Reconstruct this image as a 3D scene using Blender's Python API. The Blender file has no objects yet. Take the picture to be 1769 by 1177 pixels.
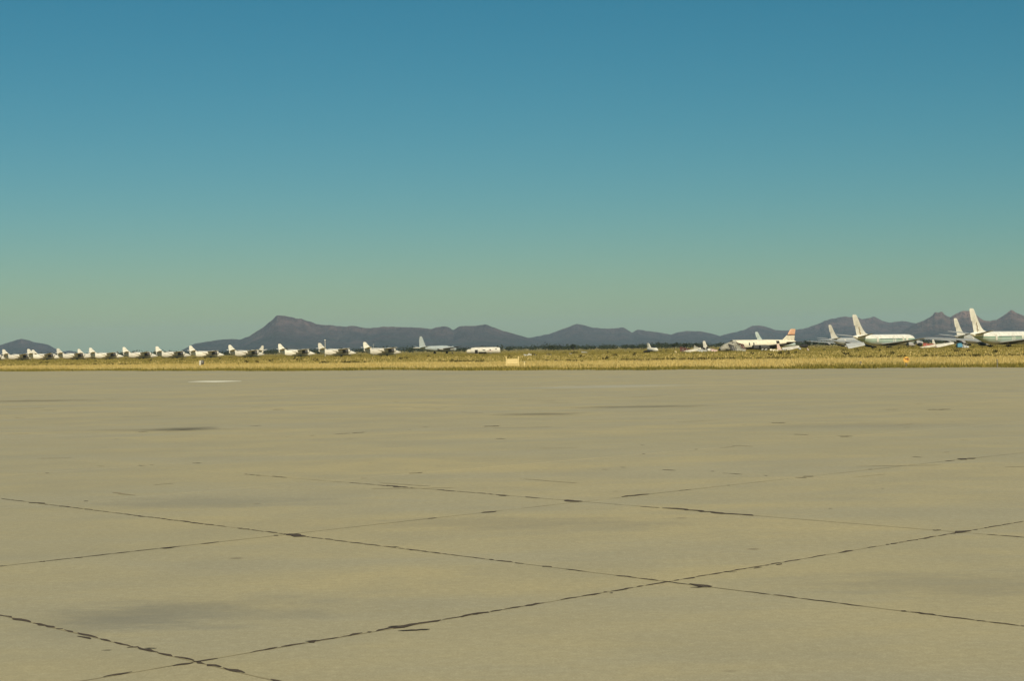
import bpy, math, random
import numpy as np
from mathutils import Matrix, Vector

R = math.radians
sc = bpy.context.scene
COL = sc.collection
rng = random.Random(7)
nr = np.random.default_rng(11)

# ------------------------------------------------------------------ camera
F_PX, W_PX, H_PX, EYE = 2850.0, 1769.0, 1177.0, 2.1
PITCH, ROLL = 13.2 / F_PX, 0.0158
cam_d = bpy.data.cameras.new('camera')
cam = bpy.data.objects.new('camera', cam_d)
COL.objects.link(cam)
cam_d.sensor_width = 36.0
cam_d.lens = 36.0 * F_PX / W_PX
cam_d.clip_start = 0.1
cam_d.clip_end = 60000.0
cam.matrix_world = (Matrix.Translation((0, 0, EYE)) @ Matrix.Rotation(math.pi / 2 + PITCH, 4, 'X')
                    @ Matrix.Rotation(-ROLL, 4, 'Z'))
sc.camera = cam

# ------------------------------------------------------------------ sky and sun
SUN_EL, SUN_AZ = R(40), R(164)          # azimuth clockwise from the viewing direction (+Y)
world = bpy.data.worlds.new('World')
sc.world = world
world.use_nodes = True
wn = world.node_tree
wn.nodes.clear()
sky = wn.nodes.new('ShaderNodeTexSky')
sky.sky_type = 'NISHITA'
sky.sun_disc = False
sky.sun_elevation = SUN_EL
sky.sun_rotation = SUN_AZ
sky.altitude = 600
sky.air_density = 1.0
sky.dust_density = 0.6
sky.ozone_density = 2.0
# response of the old print: red falls off faster than green and blue, the same all over the sky
sep = wn.nodes.new('ShaderNodeSeparateColor')
comb = wn.nodes.new('ShaderNodeCombineColor')


def wmath(op, a, b):
    x = wn.nodes.new('ShaderNodeMath')
    x.operation = op
    for v, k in ((a, 0), (b, 1)):
        if hasattr(v, 'is_output'):
            wn.links.new(v, x.inputs[k])
        else:
            x.inputs[k].default_value = v
    return x.outputs[0]


wn.links.new(sky.outputs[0], sep.inputs[0])
red = wmath('MINIMUM', wmath('MULTIPLY', wmath('POWER', sep.outputs[0], 1.96), 0.070), wmath('MULTIPLY', sep.outputs[0], 0.8))
wn.links.new(red, comb.inputs[0])
wn.links.new(wmath('MULTIPLY', sep.outputs[1], 0.655), comb.inputs[1])
wn.links.new(wmath('SUBTRACT', wmath('MULTIPLY', sep.outputs[2], 0.70), wmath('MULTIPLY', red, 0.45)), comb.inputs[2])
bg = wn.nodes.new('ShaderNodeBackground')
bg.inputs['Strength'].default_value = 0.075
out = wn.nodes.new('ShaderNodeOutputWorld')
wn.links.new(comb.outputs[0], bg.inputs['Color'])
wn.links.new(bg.outputs[0], out.inputs['Surface'])

sun_d = bpy.data.lights.new('sun', 'SUN')
sun_d.energy = 4.7
sun_d.angle = R(0.53)
sun_d.color = (1.0, 0.90, 0.72)
sun = bpy.data.objects.new('sun', sun_d)
COL.objects.link(sun)
sdir = Vector((math.sin(SUN_AZ) * math.cos(SUN_EL), math.cos(SUN_AZ) * math.cos(SUN_EL), math.sin(SUN_EL)))
sun.rotation_euler = sdir.to_track_quat('Z', 'Y').to_euler()

sc.view_settings.view_transform = 'Standard'
sc.view_settings.look = 'None'
sc.view_settings.exposure = 0.04
sc.view_settings.gamma = 1.0
sc.view_settings.use_curve_mapping = False
sc.cycles.use_denoising = True
sc.cycles.max_bounces = 4
sc.cycles.volume_bounces = 0
sc.cycles.diffuse_bounces = 2
sc.cycles.glossy_bounces = 1


# ------------------------------------------------------------------ helpers
def horizon(px):
    return 588.5 + 13.2 - math.tan(ROLL) * (px - 884.5)


def at(px, d):
    """world x of a bearing at distance d"""
    return (px - 884.5) / F_PX * d


def gpt(px, py, z=0.0):
    """ground point seen at a place of the photograph"""
    v = cam.matrix_world.to_3x3() @ Vector(((px - W_PX / 2) / F_PX, -(py - H_PX / 2) / F_PX, -1.0))
    t = (z - EYE) / v.z
    return Vector((v.x * t, v.y * t, z))


def tag(o, label=None, cat=None, group=None, kind=None):
    if label: o['label'] = label
    if cat: o['category'] = cat
    if group: o['group'] = group
    if kind: o['kind'] = kind
    return o


def link(name, me, parent=None, mat=None):
    o = bpy.data.objects.new(name, me)
    COL.objects.link(o)
    if parent is not None:
        o.parent = parent
    if mat is not None and me is not None:
        me.materials.append(mat)
    return o


def mesh(name, verts, faces, mat, parent=None, smooth=False):
    me = bpy.data.meshes.new(name)
    me.from_pydata([tuple(v) for v in verts], [], faces)
    if smooth:
        me.polygons.foreach_set('use_smooth', [True] * len(me.polygons))
        me.set_sharp_from_angle(angle=R(40))
    me.update()
    return link(name, me, parent, mat)


def empty(name, loc=(0, 0, 0), rz=0.0, rx=0.0, ry=0.0, s=1.0):
    o = bpy.data.objects.new(name, None)
    COL.objects.link(o)
    o.location = loc
    o.rotation_euler = (rx, ry, rz)
    o.scale = (s, s, s)
    o.empty_display_size = 0.5
    return o


def copy_tree(o, parent=None):
    c = o.copy()
    COL.objects.link(c)
    c.parent = parent
    for ch in list(o.children):
        copy_tree(ch, c)
    return c


def mesh_np(name, V, Fc, mat, parent=None):
    """big triangle soup"""
    me = bpy.data.meshes.new(name)
    n, m = len(V), len(Fc)
    me.vertices.add(n)
    me.vertices.foreach_set('co', V.astype(np.float32).ravel())
    k = Fc.shape[1]
    me.loops.add(m * k)
    me.loops.foreach_set('vertex_index', Fc.astype(np.int32).ravel())
    me.polygons.add(m)
    me.polygons.foreach_set('loop_start', np.arange(0, m * k, k, dtype=np.int32))
    me.update(calc_edges=True)
    return link(name, me, parent, mat)


class NT:
    def __init__(s, name):
        s.m = bpy.data.materials.new(name)
        s.m.use_nodes = True
        s.t = s.m.node_tree
        s.b = s.t.nodes['Principled BSDF']

    def n(s, typ, **kw):
        x = s.t.nodes.new(typ)
        for k, v in kw.items():
            setattr(x, k, v)
        return x

    def l(s, a, b):
        s.t.links.new(a, b)

    def noise(s, vec, scale, detail=4, rough=0.6):
        x = s.n('ShaderNodeTexNoise')
        x.inputs['Scale'].default_value = scale
        x.inputs['Detail'].default_value = detail
        x.inputs['Roughness'].default_value = rough
        s.l(vec, x.inputs['Vector'])
        return x.outputs['Fac']

    def ramp(s, fac, stops):
        x = s.n('ShaderNodeValToRGB')
        e = x.color_ramp.elements
        while len(e) < len(stops):
            e.new(0.5)
        for i, (p, c) in enumerate(stops):
            e[i].position = p
            e[i].color = (*c, 1) if len(c) == 3 else c
        s.l(fac, x.inputs[0])
        return x.outputs[0]

    def mix(s, fac, a, b, blend='MIX'):
        x = s.n('ShaderNodeMix', data_type='RGBA', blend_type=blend)
        for v, k in ((fac, 0), (a, 6), (b, 7)):
            if hasattr(v, 'is_output'):
                s.l(v, x.inputs[k])
            elif k == 0:
                x.inputs[0].default_value = v
            else:
                x.inputs[k].default_value = (*v, 1)
        return x.outputs[2]

    def math(s, op, a, b=0.0):
        x = s.n('ShaderNodeMath', operation=op)
        for v, k in ((a, 0), (b, 1)):
            if hasattr(v, 'is_output'):
                s.l(v, x.inputs[k])
            else:
                x.inputs[k].default_value = v
        return x.outputs[0]

    def maprange(s, v, a, b, c=0.0, d=1.0):
        x = s.n('ShaderNodeMapRange')
        s.l(v, x.inputs[0])
        for k, q in zip((1, 2, 3, 4), (a, b, c, d)):
            x.inputs[k].default_value = q
        return x.outputs[0]

    def pos(s):
        return s.n('ShaderNodeNewGeometry').outputs['Position']

    def stretch(s, vec, k):
        x = s.n('ShaderNodeVectorMath', operation='MULTIPLY')
        s.l(vec, x.inputs[0])
        x.inputs[1].default_value = k
        return x.outputs[0]

    def objc(s):
        return s.n('ShaderNodeTexCoord').outputs['Object']

    def done(s, col, rough=0.9, spec=0.3):
        if hasattr(col, 'is_output'):
            s.l(col, s.b.inputs['Base Color'])
        else:
            s.b.inputs['Base Color'].default_value = (*col, 1)
        s.b.inputs['Roughness'].default_value = rough
        s.b.inputs['Specular IOR Level'].default_value = spec
        return s.m


def paint(name, col, dirt=(0.30, 0.26, 0.20), amt=0.45, rough=0.5, scale=0.9, wear=0.22):
    q = NT(name)
    c = q.objc()
    f = q.maprange(q.noise(c, scale, 5, 0.65), 0.42, 0.75, 0.0, amt)
    oi = q.n('ShaderNodeObjectInfo')
    f = q.math('ADD', f, q.math('MULTIPLY', oi.outputs['Random'], wear))
    return q.done(q.mix(f, col, dirt), rough, 0.4)


M = {}
M['white'] = paint('white_paint', (0.80, 0.75, 0.61), (0.30, 0.27, 0.22), wear=0.38)
M['grey'] = paint('grey_paint', (0.42, 0.43, 0.40))
M['bluegrey'] = paint('blue_grey_paint', (0.40, 0.45, 0.43))
M['teal'] = paint('pale_teal_paint', (0.58, 0.68, 0.62))
M['cream'] = paint('cream_paint', (0.78, 0.71, 0.52))
M['metal'] = paint('bare_metal', (0.45, 0.43, 0.40), (0.2, 0.17, 0.13), 0.7, 0.45)
M['olive'] = paint('weathered_metal', (0.38, 0.36, 0.28), (0.13, 0.11, 0.08), 0.8, 0.7)
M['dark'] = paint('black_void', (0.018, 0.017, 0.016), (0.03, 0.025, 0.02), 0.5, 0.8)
M['rubber'] = paint('rubber', (0.025, 0.024, 0.023), (0.08, 0.06, 0.04), 0.5, 0.85)
M['glass'] = paint('dark_glass', (0.02, 0.025, 0.03), (0.05, 0.05, 0.05), 0.3, 0.15)
M['orange'] = paint('orange_paint', (0.62, 0.31, 0.16), (0.62, 0.5, 0.36), 0.6)
M['red'] = paint('faded_red_paint', (0.38, 0.09, 0.06), (0.20, 0.09, 0.06), 0.6, 0.7)
M['maroon'] = paint('rust', (0.13, 0.05, 0.035), (0.05, 0.03, 0.025), 0.8, 0.9)
M['pink'] = paint('faded_pink_paint', (0.70, 0.50, 0.42), (0.4, 0.28, 0.2), 0.5, 0.7)
M['blue'] = paint('blue_paint', (0.10, 0.30, 0.42), (0.07, 0.14, 0.18), 0.5, 0.6)
M['yellow'] = paint('pale_yellow_paint', (0.74, 0.58, 0.25), (0.6, 0.45, 0.2), 0.4, 0.6, 3.0)
M['amber'] = paint('amber_paint', (0.78, 0.42, 0.06), (0.5, 0.28, 0.08), 0.4, 0.6, 3.0)
M['gold'] = paint('brown_print', (0.34, 0.22, 0.07))
M['green'] = paint('green_stripe', (0.16, 0.30, 0.20), (0.2, 0.2, 0.14), 0.4)
M['soot_shade'] = paint('soot_and_shade_paint', (0.075, 0.07, 0.062), (0.03, 0.028, 0.025), 0.7, 0.7)  # dark nacelle paint; also stands in for shade on propliner and boom plane wing
M['post'] = paint('grey_post', (0.12, 0.11, 0.09))


def livery(name, zc):
    q = NT(name)
    c = q.objc()
    sp = q.n('ShaderNodeSeparateXYZ')
    q.l(c, sp.inputs[0])
    z = q.math('SUBTRACT', sp.outputs[2], zc)
    col = q.ramp(q.maprange(z, -2.2, 2.2), [(0.0, (0.34, 0.35, 0.33)), (0.28, (0.40, 0.42, 0.38)), (0.30, (0.36, 0.45, 0.36)),
                                            (0.50, (0.33, 0.43, 0.34)), (0.505, (0.62, 0.66, 0.5)), (0.535, (0.62, 0.66, 0.5)),
                                            (0.54, (0.13, 0.27, 0.18)), (0.61, (0.13, 0.27, 0.18)), (0.615, (0.80, 0.77, 0.66))])
    q.t.nodes[-1].name = 'ramp'
    for nd in q.t.nodes:
        if nd.type == 'VALTORGB':
            nd.color_ramp.interpolation = 'LINEAR'
    f = q.maprange(q.noise(c, 0.8, 5, 0.65), 0.45, 0.75, 0.0, 0.4)
    return q.done(q.mix(f, col, (0.30, 0.27, 0.2)), 0.45, 0.4)


M['livery'] = livery('airliner_livery', 3.0)


# ------------------------------------------------------------------ ground, apron
def concrete(name, joints=False):
    q = NT(name)
    p = q.pos()
    big = q.noise(p, 0.06, 4, 0.6)
    mid = q.noise(p, 0.5, 6, 0.68)
    tone = q.noise(q.stretch(p, (0.5, 1.3, 1.0)), 0.22, 5, 0.65)
    fine = q.noise(p, 12.0, 8, 0.8)
    grit = q.noise(p, 60.0, 3, 0.7)
    c = q.ramp(big, [(0.30, (0.355, 0.312, 0.190)), (0.52, (0.418, 0.352, 0.195)), (0.72, (0.452, 0.370, 0.186))])
    c = q.mix(q.maprange(tone, 0.44, 0.60, 0.0, 0.60), c, (0.325, 0.304, 0.222))
    c = q.mix(q.maprange(tone, 0.46, 0.34, 0.0, 0.38), c, (0.44, 0.360, 0.190))
    c = q.mix(q.maprange(mid, 0.42, 0.66, 0.0, 0.55), c, (0.300, 0.270, 0.180))
    c = q.mix(q.maprange(fine, 0.44, 0.66, 0.0, 0.45), c, (0.27, 0.225, 0.125))
    c = q.mix(q.maprange(fine, 0.46, 0.30, 0.0, 0.40), c, (0.56, 0.485, 0.29))
    c = q.mix(q.maprange(grit, 0.52, 0.75, 0.0, 0.60), c, (0.54, 0.48, 0.31))
    c = q.mix(q.maprange(grit, 0.46, 0.25, 0.0, 0.60), c, (0.24, 0.20, 0.12))
    vo = q.n('ShaderNodeTexVoronoi')
    vo.inputs['Scale'].default_value = 0.55
    vo.inputs['Randomness'].default_value = 1.0
    q.l(p, vo.inputs['Vector'])
    c = q.mix(q.maprange(vo.outputs['Distance'], 0.045, 0.02, 0.0, 0.55), c, (0.13, 0.10, 0.06))
    oi = q.n('ShaderNodeObjectInfo')
    c = q.mix(q.math('MULTIPLY', oi.outputs['Random'], 0.24), c, (0.30, 0.275, 0.18))
    # old oil and water marks, each with its own place and outline
    wob = q.noise(q.stretch(p, (0.7, 1.4, 1.0)), 1.6, 7, 0.72)
    for (px, py, rx, ry, amt, colr) in STAINS:
        g = gpt(px, py)
        mp = q.n('ShaderNodeMapping')
        mp.vector_type = 'TEXTURE'
        mp.inputs['Location'].default_value = (g.x, g.y, 0)
        mp.inputs['Scale'].default_value = (rx, ry, 1)
        mp.inputs['Rotation'].default_value = (0, 0, R(rng.uniform(-12, 12)))
        q.l(p, mp.inputs['Vector'])
        ln = q.n('ShaderNodeVectorMath', operation='LENGTH')
        q.l(mp.outputs[0], ln.inputs[0])
        dist = q.math('ADD', ln.outputs['Value'], q.math('MULTIPLY', q.math('SUBTRACT', wob, 0.5), 2.6))
        c = q.mix(q.maprange(dist, 0.35, 1.25, amt, 0.0), c, colr)
    bmp = q.n('ShaderNodeBump')
    bmp.inputs['Strength'].default_value = 0.15
    bmp.inputs['Distance'].default_value = 0.01
    q.l(fine, bmp.inputs['Height'])
    q.l(bmp.outputs[0], q.b.inputs['Normal'])
    return q.done(c, 0.92, 0.15)


OIL, WET, PALE = (0.075, 0.068, 0.05), (0.17, 0.165, 0.135), (0.42, 0.40, 0.32)
STAINS = [(315, 742, 0.9, 1.2, 0.62, OIL), (255, 743, 2.2, 0.7, 0.2, OIL), (330, 1058, 0.95, 0.75, 0.42, WET),
          (180, 1072, 0.6, 0.8, 0.3, WET), (930, 716, 1.3, 1.0, 0.5, OIL), (1110, 703, 2.4, 1.1, 0.45, OIL),
          (60, 693, 3.2, 1.6, 0.40, OIL), (1050, 668, 4.5, 3.0, 0.5, PALE), (900, 905, 2.0, 0.8, 0.3, WET),
          (1500, 735, 3.0, 1.4, 0.25, WET), (360, 868, 1.6, 0.9, 0.30, WET), (1640, 1010, 1.2, 0.8, 0.30, WET)]
M['concrete'] = concrete('concrete')

q = NT('desert_soil')
p = q.pos()
c = q.ramp(q.noise(p, 0.03, 5, 0.6), [(0.3, (0.22, 0.18, 0.05)), (0.5, (0.32, 0.24, 0.07)), (0.7, (0.42, 0.31, 0.095))])
c = q.mix(q.maprange(q.noise(p, 0.006, 4, 0.6), 0.4, 0.65, 0, 0.6), c, (0.11, 0.105, 0.045))
M['soil'] = q.done(c, 0.97, 0.1)

S = 30000.0
ground = mesh('ground', [(-S, -400, -0.14), (S, -400, -0.14), (S, S, -0.14), (-S, S, -0.14)], [(0, 1, 2, 3)], M['soil'])
tag(ground, kind='structure')

EDGE_PX = [(-260, 643.5), (-120, 642.5), (0, 641.5), (200, 641), (420, 641), (640, 640), (860, 640), (1000, 639.5), (1130, 639),
           (1180, 637.5), (1330, 637), (1380, 637.5), (1500, 637), (1640, 635), (1769, 634.5), (1900, 633), (2050, 632)]
EDGE = [gpt(*e) for e in EDGE_PX]
edge_dense = []
for a, b in zip(EDGE[:-1], EDGE[1:]):
    for k in range(12):
        t = k / 12
        v = a.lerp(b, t)
        edge_dense.append((v.x, v.y + 2.6 * math.sin(v.x * 0.23 + 1) * math.sin(v.x * 0.071) + rng.uniform(-1.6, 1.6)))
EX = np.array([e[0] for e in edge_dense])
EY = np.array([e[1] for e in edge_dense])
vs = [(x, y, -0.0015) for x, y in edge_dense]
n = len(vs)
vs += [(EX[-1] + 20, -60, -0.0015), (EX[0] - 20, -60, -0.0015)]
lo = [(x, y, -0.16) for x, y, _ in vs]
apron = mesh('apron', vs + lo, [tuple(reversed(range(n + 2)))] + [(i, i + n + 2, (i + 1) % (n + 2) + n + 2, (i + 1) % (n + 2)) for i in range(n + 2)], M['concrete'])
apron.data.update()
tag(apron, kind='structure')

# slabs laid on a square grid turned 45 degrees to the view
O2 = np.array([1.348, 14.66])
VA = np.array([-3.961, 4.286])
VB = np.array([3.532, 3.442])
SA, SB = float(np.hypot(*VA)), float(np.hypot(*VB))
VA, VB = VA / SA, VB / SB
TA, TB = math.atan2(VA[1], VA[0]), math.atan2(VB[1], VB[0])


def slab_mesh():
    ring = []
    for (inset, z) in ((0.008, 0.0), (0.005, -0.003), (0.005, -0.15)):
        for sb, sa in ((-1, -1), (1, -1), (1, 1), (-1, 1)):
            c2 = VB * sb * (SB / 2 - inset) + VA * sa * (SA / 2 - inset)
            ring.append((c2[0], c2[1], z))
    f = [(0, 1, 2, 3)]
    for k in (0, 4):
        for i in range(4):
            j = (i + 1) % 4
            f.append((k + i, k + 4 + i, k + 4 + j, k + j))
    me = bpy.data.meshes.new('slab')
    me.from_pydata(ring, [], f)
    me.materials.append(M['concrete'])
    return me


slab_me = slab_mesh()
cells = []
for i in range(-12, 26):
    for j in range(-12, 26):
        c2 = O2 + (i + 0.5) * VA * SA + (j + 0.5) * VB * SB
        d = c2[1]
        lim = np.interp(c2[0], EX, EY) - 6
        if 5 < d < min(105, lim) and abs(c2[0]) < 0.36 * d + 7:
            cells.append((d, c2))
cells.sort(key=lambda v: v[0])
for d, c2 in cells[:290]:
    s = link('slab', slab_me, apron)
    s.location = (c2[0], c2[1], rng.uniform(-0.0005, 0.0005))

# tar left in the joints: one seal per joint line, broken into short lengths
q = NT('joint_tar')
c = q.mix(q.noise(q.pos(), 14, 3), (0.035, 0.027, 0.020), (0.12, 0.088, 0.058))
M['tar'] = q.done(c, 0.85, 0.2)


def strip(V, Fc, p0, p1, w, r, z=0.0035, step=0.07, jit=0.3):
    d = np.array([p1[0] - p0[0], p1[1] - p0[1]])
    L = np.hypot(*d)
    if L < 1e-4: return
    d = d / L
    nrm = np.array([-d[1], d[0]])
    k = max(3, int(L / step) + 1)
    base = len(V)
    off = 0.0
    for i in range(k + 1):
        t = i / k
        off = off * 0.6 + r.uniform(-jit, jit) * w
        c2 = np.array(p0[:2]) + d * L * t + nrm * off
        e = 0.25 if i in (0, k) else 1.0
        V.append((*(c2 + nrm * w * 0.5 * e * r.uniform(0.35, 1.4)), z))
        V.append((*(c2 - nrm * w * 0.5 * e * r.uniform(0.35, 1.4)), z))
    for i in range(k):
        a = base + 2 * i
        Fc.append((a, a + 1, a + 3, a + 2))


q = NT('weathered_sealant')
M['sealant'] = q.done(q.mix(q.maprange(q.noise(q.pos(), 1.3, 5, 0.7), 0.40, 0.62), (0.37, 0.315, 0.18), (0.24, 0.20, 0.12)), 0.9, 0.1)


def joint(axis, idx, s0, s1, prob, w, bold=(), line=True):
    """seal on the joint line number idx of a family; s in metres along the line"""
    r = random.Random(axis * 100 + idx + 5)
    d = VB if axis == 1 else VA
    org = O2 + (VA * SA if axis == 1 else VB * SB) * idx
    V, Fc = [], []
    s = s0
    on = 1.0
    while s < s1:
        if r.random() < 0.10:
            on = r.choice([1.0, 1.0, 1.0, 0.9, 0.75]) if prob > 0.8 else r.choice([1.6, 1.0, 0.3, 0.1])
        ln = r.uniform(0.04, 0.34) if prob > 0.8 else r.uniform(0.05, 0.5)
        if r.random() < prob * on:
            strip(V, Fc, org + d * s, org + d * (s + ln), w * r.uniform(0.45, 0.95), r)
            if r.random() < 0.06:
                o_ = np.array([-d[1], d[0]]) * r.uniform(-0.09, 0.09)
                strip(V, Fc, org + d * s + o_, org + d * (s + ln * 0.6) + o_, w * 0.6, r, 0.0045)
        s += ln + r.uniform(0.008, 0.05)
    for (b0, b1, bw) in bold:
        strip(V, Fc, org + d * b0, org + d * b1, bw, r, 0.0055, 0.09)
    if V:
        mesh('joint_seal', V, Fc, M['tar'], apron)
    if line and prob > 0.2:
        V, Fc = [], []
        strip(V, Fc, org + d * s0, org + d * s1, 0.022, r, 0.0022, 0.3, 0.2)
        mesh('joint_filler', V, Fc, M['sealant'], apron)


def s_on(axis, px, py):
    g = gpt(px, py)
    d = VB if axis == 1 else VA
    return float(np.dot(np.array([g.x, g.y]) - O2, d))


def bold_px(axis, lst):
    return [(min(s_on(axis, a, b), s_on(axis, c_, d_)), max(s_on(axis, a, b), s_on(axis, c_, d_)), w) for a, b, c_, d_, w in lst]


# axis 0: lines running away to the left (VA); axis 1: lines running away to the right (VB)
joint(0, 0, -8, 13, 0.93, 0.055, bold_px(0, [(1190, 1010, 1228, 1015, 0.10), (475, 926, 508, 930, 0.14), (60, 868, 80, 871, 0.07)]))
joint(0, -1, -7, 8, 0.97, 0.062)
joint(0, 1, -9, 14, 0.50, 0.065, bold_px(0, [(1145, 881, 1215, 887, 0.11), (1205, 887, 1300, 895, 0.10), (975, 867, 1003, 870, 0.17), (655, 842, 680, 846, 0.12)]))
joint(0, 2, -12, 16, 0.10, 0.06)
joint(0, 3, -14, 18, 0.12, 0.08)
joint(0, 4, -14, 20, 0.08, 0.09)
joint(1, 0, -8, 6.5, 0.98, 0.060, bold_px(1, [(685, 1088, 738, 1080, 0.08), (800, 1068, 850, 1060, 0.07), (1640, 921, 1668, 917, 0.10)]))
joint(1, 0, 6.5, 14, 0.35, 0.06)
joint(1, 1, -8, -1.2, 0.88, 0.055, line=False)
joint(1, 1, -8, 20, 0.22, 0.075, bold_px(1, [(1632, 795, 1652, 792, 0.18), (820, 889, 845, 886, 0.10), (1065, 861, 1110, 856, 0.10)]))
joint(1, 2, -16, 20, 0.16, 0.09)
joint(1, 3, -18, 20, 0.10, 0.10)
joint(1, -1, -10, 6, 0.85, 0.06)
joint(1, 4, -20, 24, 0.10, 0.11)
joint(1, 5, -20, 24, 0.10, 0.12)

# lumps of tar and chips lying off the joints
V, Fc = [], []
r = random.Random(3)
for px, py, w, l in [(1063, 850, 0.06, 0.10), (1435, 880, 0.05, 0.07), (850, 737, 0.28, 0.55), (1622, 708, 0.35, 0.9), (480, 708, 0.3, 0.5),
                     (735, 738, 0.10, 0.2), (640, 801, 0.05, 0.08), (690, 1083, 0.05, 0.22), (715, 1090, 0.06, 0.30), (1210, 1016, 0.07, 0.22), (1262, 989, 0.05, 0.15), (1396, 824, 0.12, 0.22),
                     (260, 1122, 0.04, 0.12), (185, 1125, 0.03, 0.10), (540, 1109, 0.05, 0.14), (1345, 731, 0.25, 0.5), (1540, 708, 0.14, 0.5), (1230, 815, 0.07, 0.12), (245, 805, 0.09, 0.2), (262, 804, 0.07, 0.12), (340, 801, 0.1, 0.25), (82, 818, 0.09, 0.1), (1525, 845, 0.05, 0.06)]:
    g = gpt(px, py)
    a = r.uniform(-0.3, 0.3)
    l *= 0.8
    strip(V, Fc, (g.x - l / 2 * math.cos(a), g.y - l / 2 * math.sin(a)), (g.x + l / 2 * math.cos(a), g.y + l / 2 * math.sin(a)), w * 0.6, r, 0.006, 0.04)
tag(mesh('tar_crumbs', V, Fc, M['tar'], apron), kind='stuff')

# faint scuffs and old tyre smears scattered over the apron
q = NT('scuff')
M['scuff'] = q.done(q.mix(q.noise(q.pos(), 5, 5, 0.7), (0.20, 0.165, 0.10), (0.36, 0.30, 0.18)), 0.9, 0.1)
V, Fc = [], []
r = random.Random(21)
for k in range(45):
    dd = 24 + 70 * r.random() ** 1.1
    x0 = r.uniform(-0.33, 0.33) * dd
    a = r.choice([TA, TA, TB, 0.0]) + r.uniform(-0.12, 0.12)
    l = r.uniform(0.08, 0.9) * (1 + dd / 40)
    strip(V, Fc, (x0, dd), (x0 + l * math.cos(a), dd + l * math.sin(a)), r.uniform(0.012, 0.05) * (1 + dd / 40), r, 0.0028, 0.12)
tag(mesh('scuff_marks', V, Fc, M['scuff'], apron), kind='stuff')

# worn strip of pale paint far out on the apron
q = NT('worn_paint')
M['marking'] = q.done(q.mix(q.maprange(q.noise(q.pos(), 1.2, 4), 0.35, 0.7, 0, 0.5), (0.80, 0.75, 0.58), (0.5, 0.46, 0.33)), 0.8, 0.2)
V = []
prof = [(325, 660.2, 0.3), (340, 659.6, 1.2), (355, 659.4, 2.0), (372, 659.5, 2.3), (388, 659.2, 1.8), (400, 659.0, 1.4), (417, 659.0, 0.4)]
for px, py, hgt in prof:
    V.append(gpt(px, py - hgt / 2, 0.005))
for px, py, hgt in reversed(prof):
    V.append(gpt(px, py + hgt / 2, 0.005))
tag(mesh('painted_marking', V, [tuple(reversed(range(len(V))))], M['marking']), kind='structure')


# ------------------------------------------------------------------ mountains
def rock(name, low, mid, high, zmax):
    """green scrub on the lower slopes giving way to bare rock, broken up by noise"""
    q = NT(name)
    p = q.pos()
    sp = q.n('ShaderNodeSeparateXYZ')
    q.l(p, sp.inputs[0])
    n1 = q.noise(p, 0.0035, 9, 0.7)
    n2 = q.noise(q.stretch(p, (1.0, 0.6, 1.6)), 0.012, 7, 0.7)
    f = q.math('ADD', q.math('MULTIPLY', sp.outputs[2], 0.40 / zmax), q.math('MULTIPLY', n1, 0.85))
    c = q.ramp(f, [(0.40, low), (0.58, mid), (0.80, high)])
    c = q.mix(q.maprange(n2, 0.42, 0.65, 0.0, 0.75), c, (0.020, 0.019, 0.016))
    bmp = q.n('ShaderNodeBump')
    bmp.inputs['Strength'].default_value = 0.9
    bmp.inputs['Distance'].default_value = 150.0
    q.l(q.noise(q.stretch(p, (1.0, 0.4, 0.5)), 0.007, 8, 0.62), bmp.inputs['Height'])
    q.l(bmp.outputs[0], q.b.inputs['Normal'])
    return q.done(c, 0.97, 0.05)


M['rock_far'] = rock('far_rock', (0.034, 0.042, 0.032), (0.075, 0.055, 0.050), (0.165, 0.100, 0.088), 170)
M['rock_brown'] = rock('brown_rock', (0.034, 0.038, 0.034), (0.125, 0.078, 0.060), (0.27, 0.155, 0.115), 165)


def vnoise(x, y, seed):
    r = np.random.default_rng(seed)
    T = r.random((256, 256))
    xi, yi = np.floor(x).astype(int), np.floor(y).astype(int)
    fx, fy = x - xi, y - yi
    fx, fy = fx * fx * (3 - 2 * fx), fy * fy * (3 - 2 * fy)
    g = lambda a, b: T[a % 256, b % 256]
    return (g(xi, yi) * (1 - fx) + g(xi + 1, yi) * fx) * (1 - fy) + (g(xi, yi + 1) * (1 - fx) + g(xi + 1, yi + 1) * fx) * fy


def fbm(x, y, seed, o=5):
    s, a, t = 0, 1.0, 0
    for k in range(o):
        s = s + a * vnoise(x * 2 ** k, y * 2 ** k, seed + k)
        t += a
        a *= 0.55
    return s / t


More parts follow.
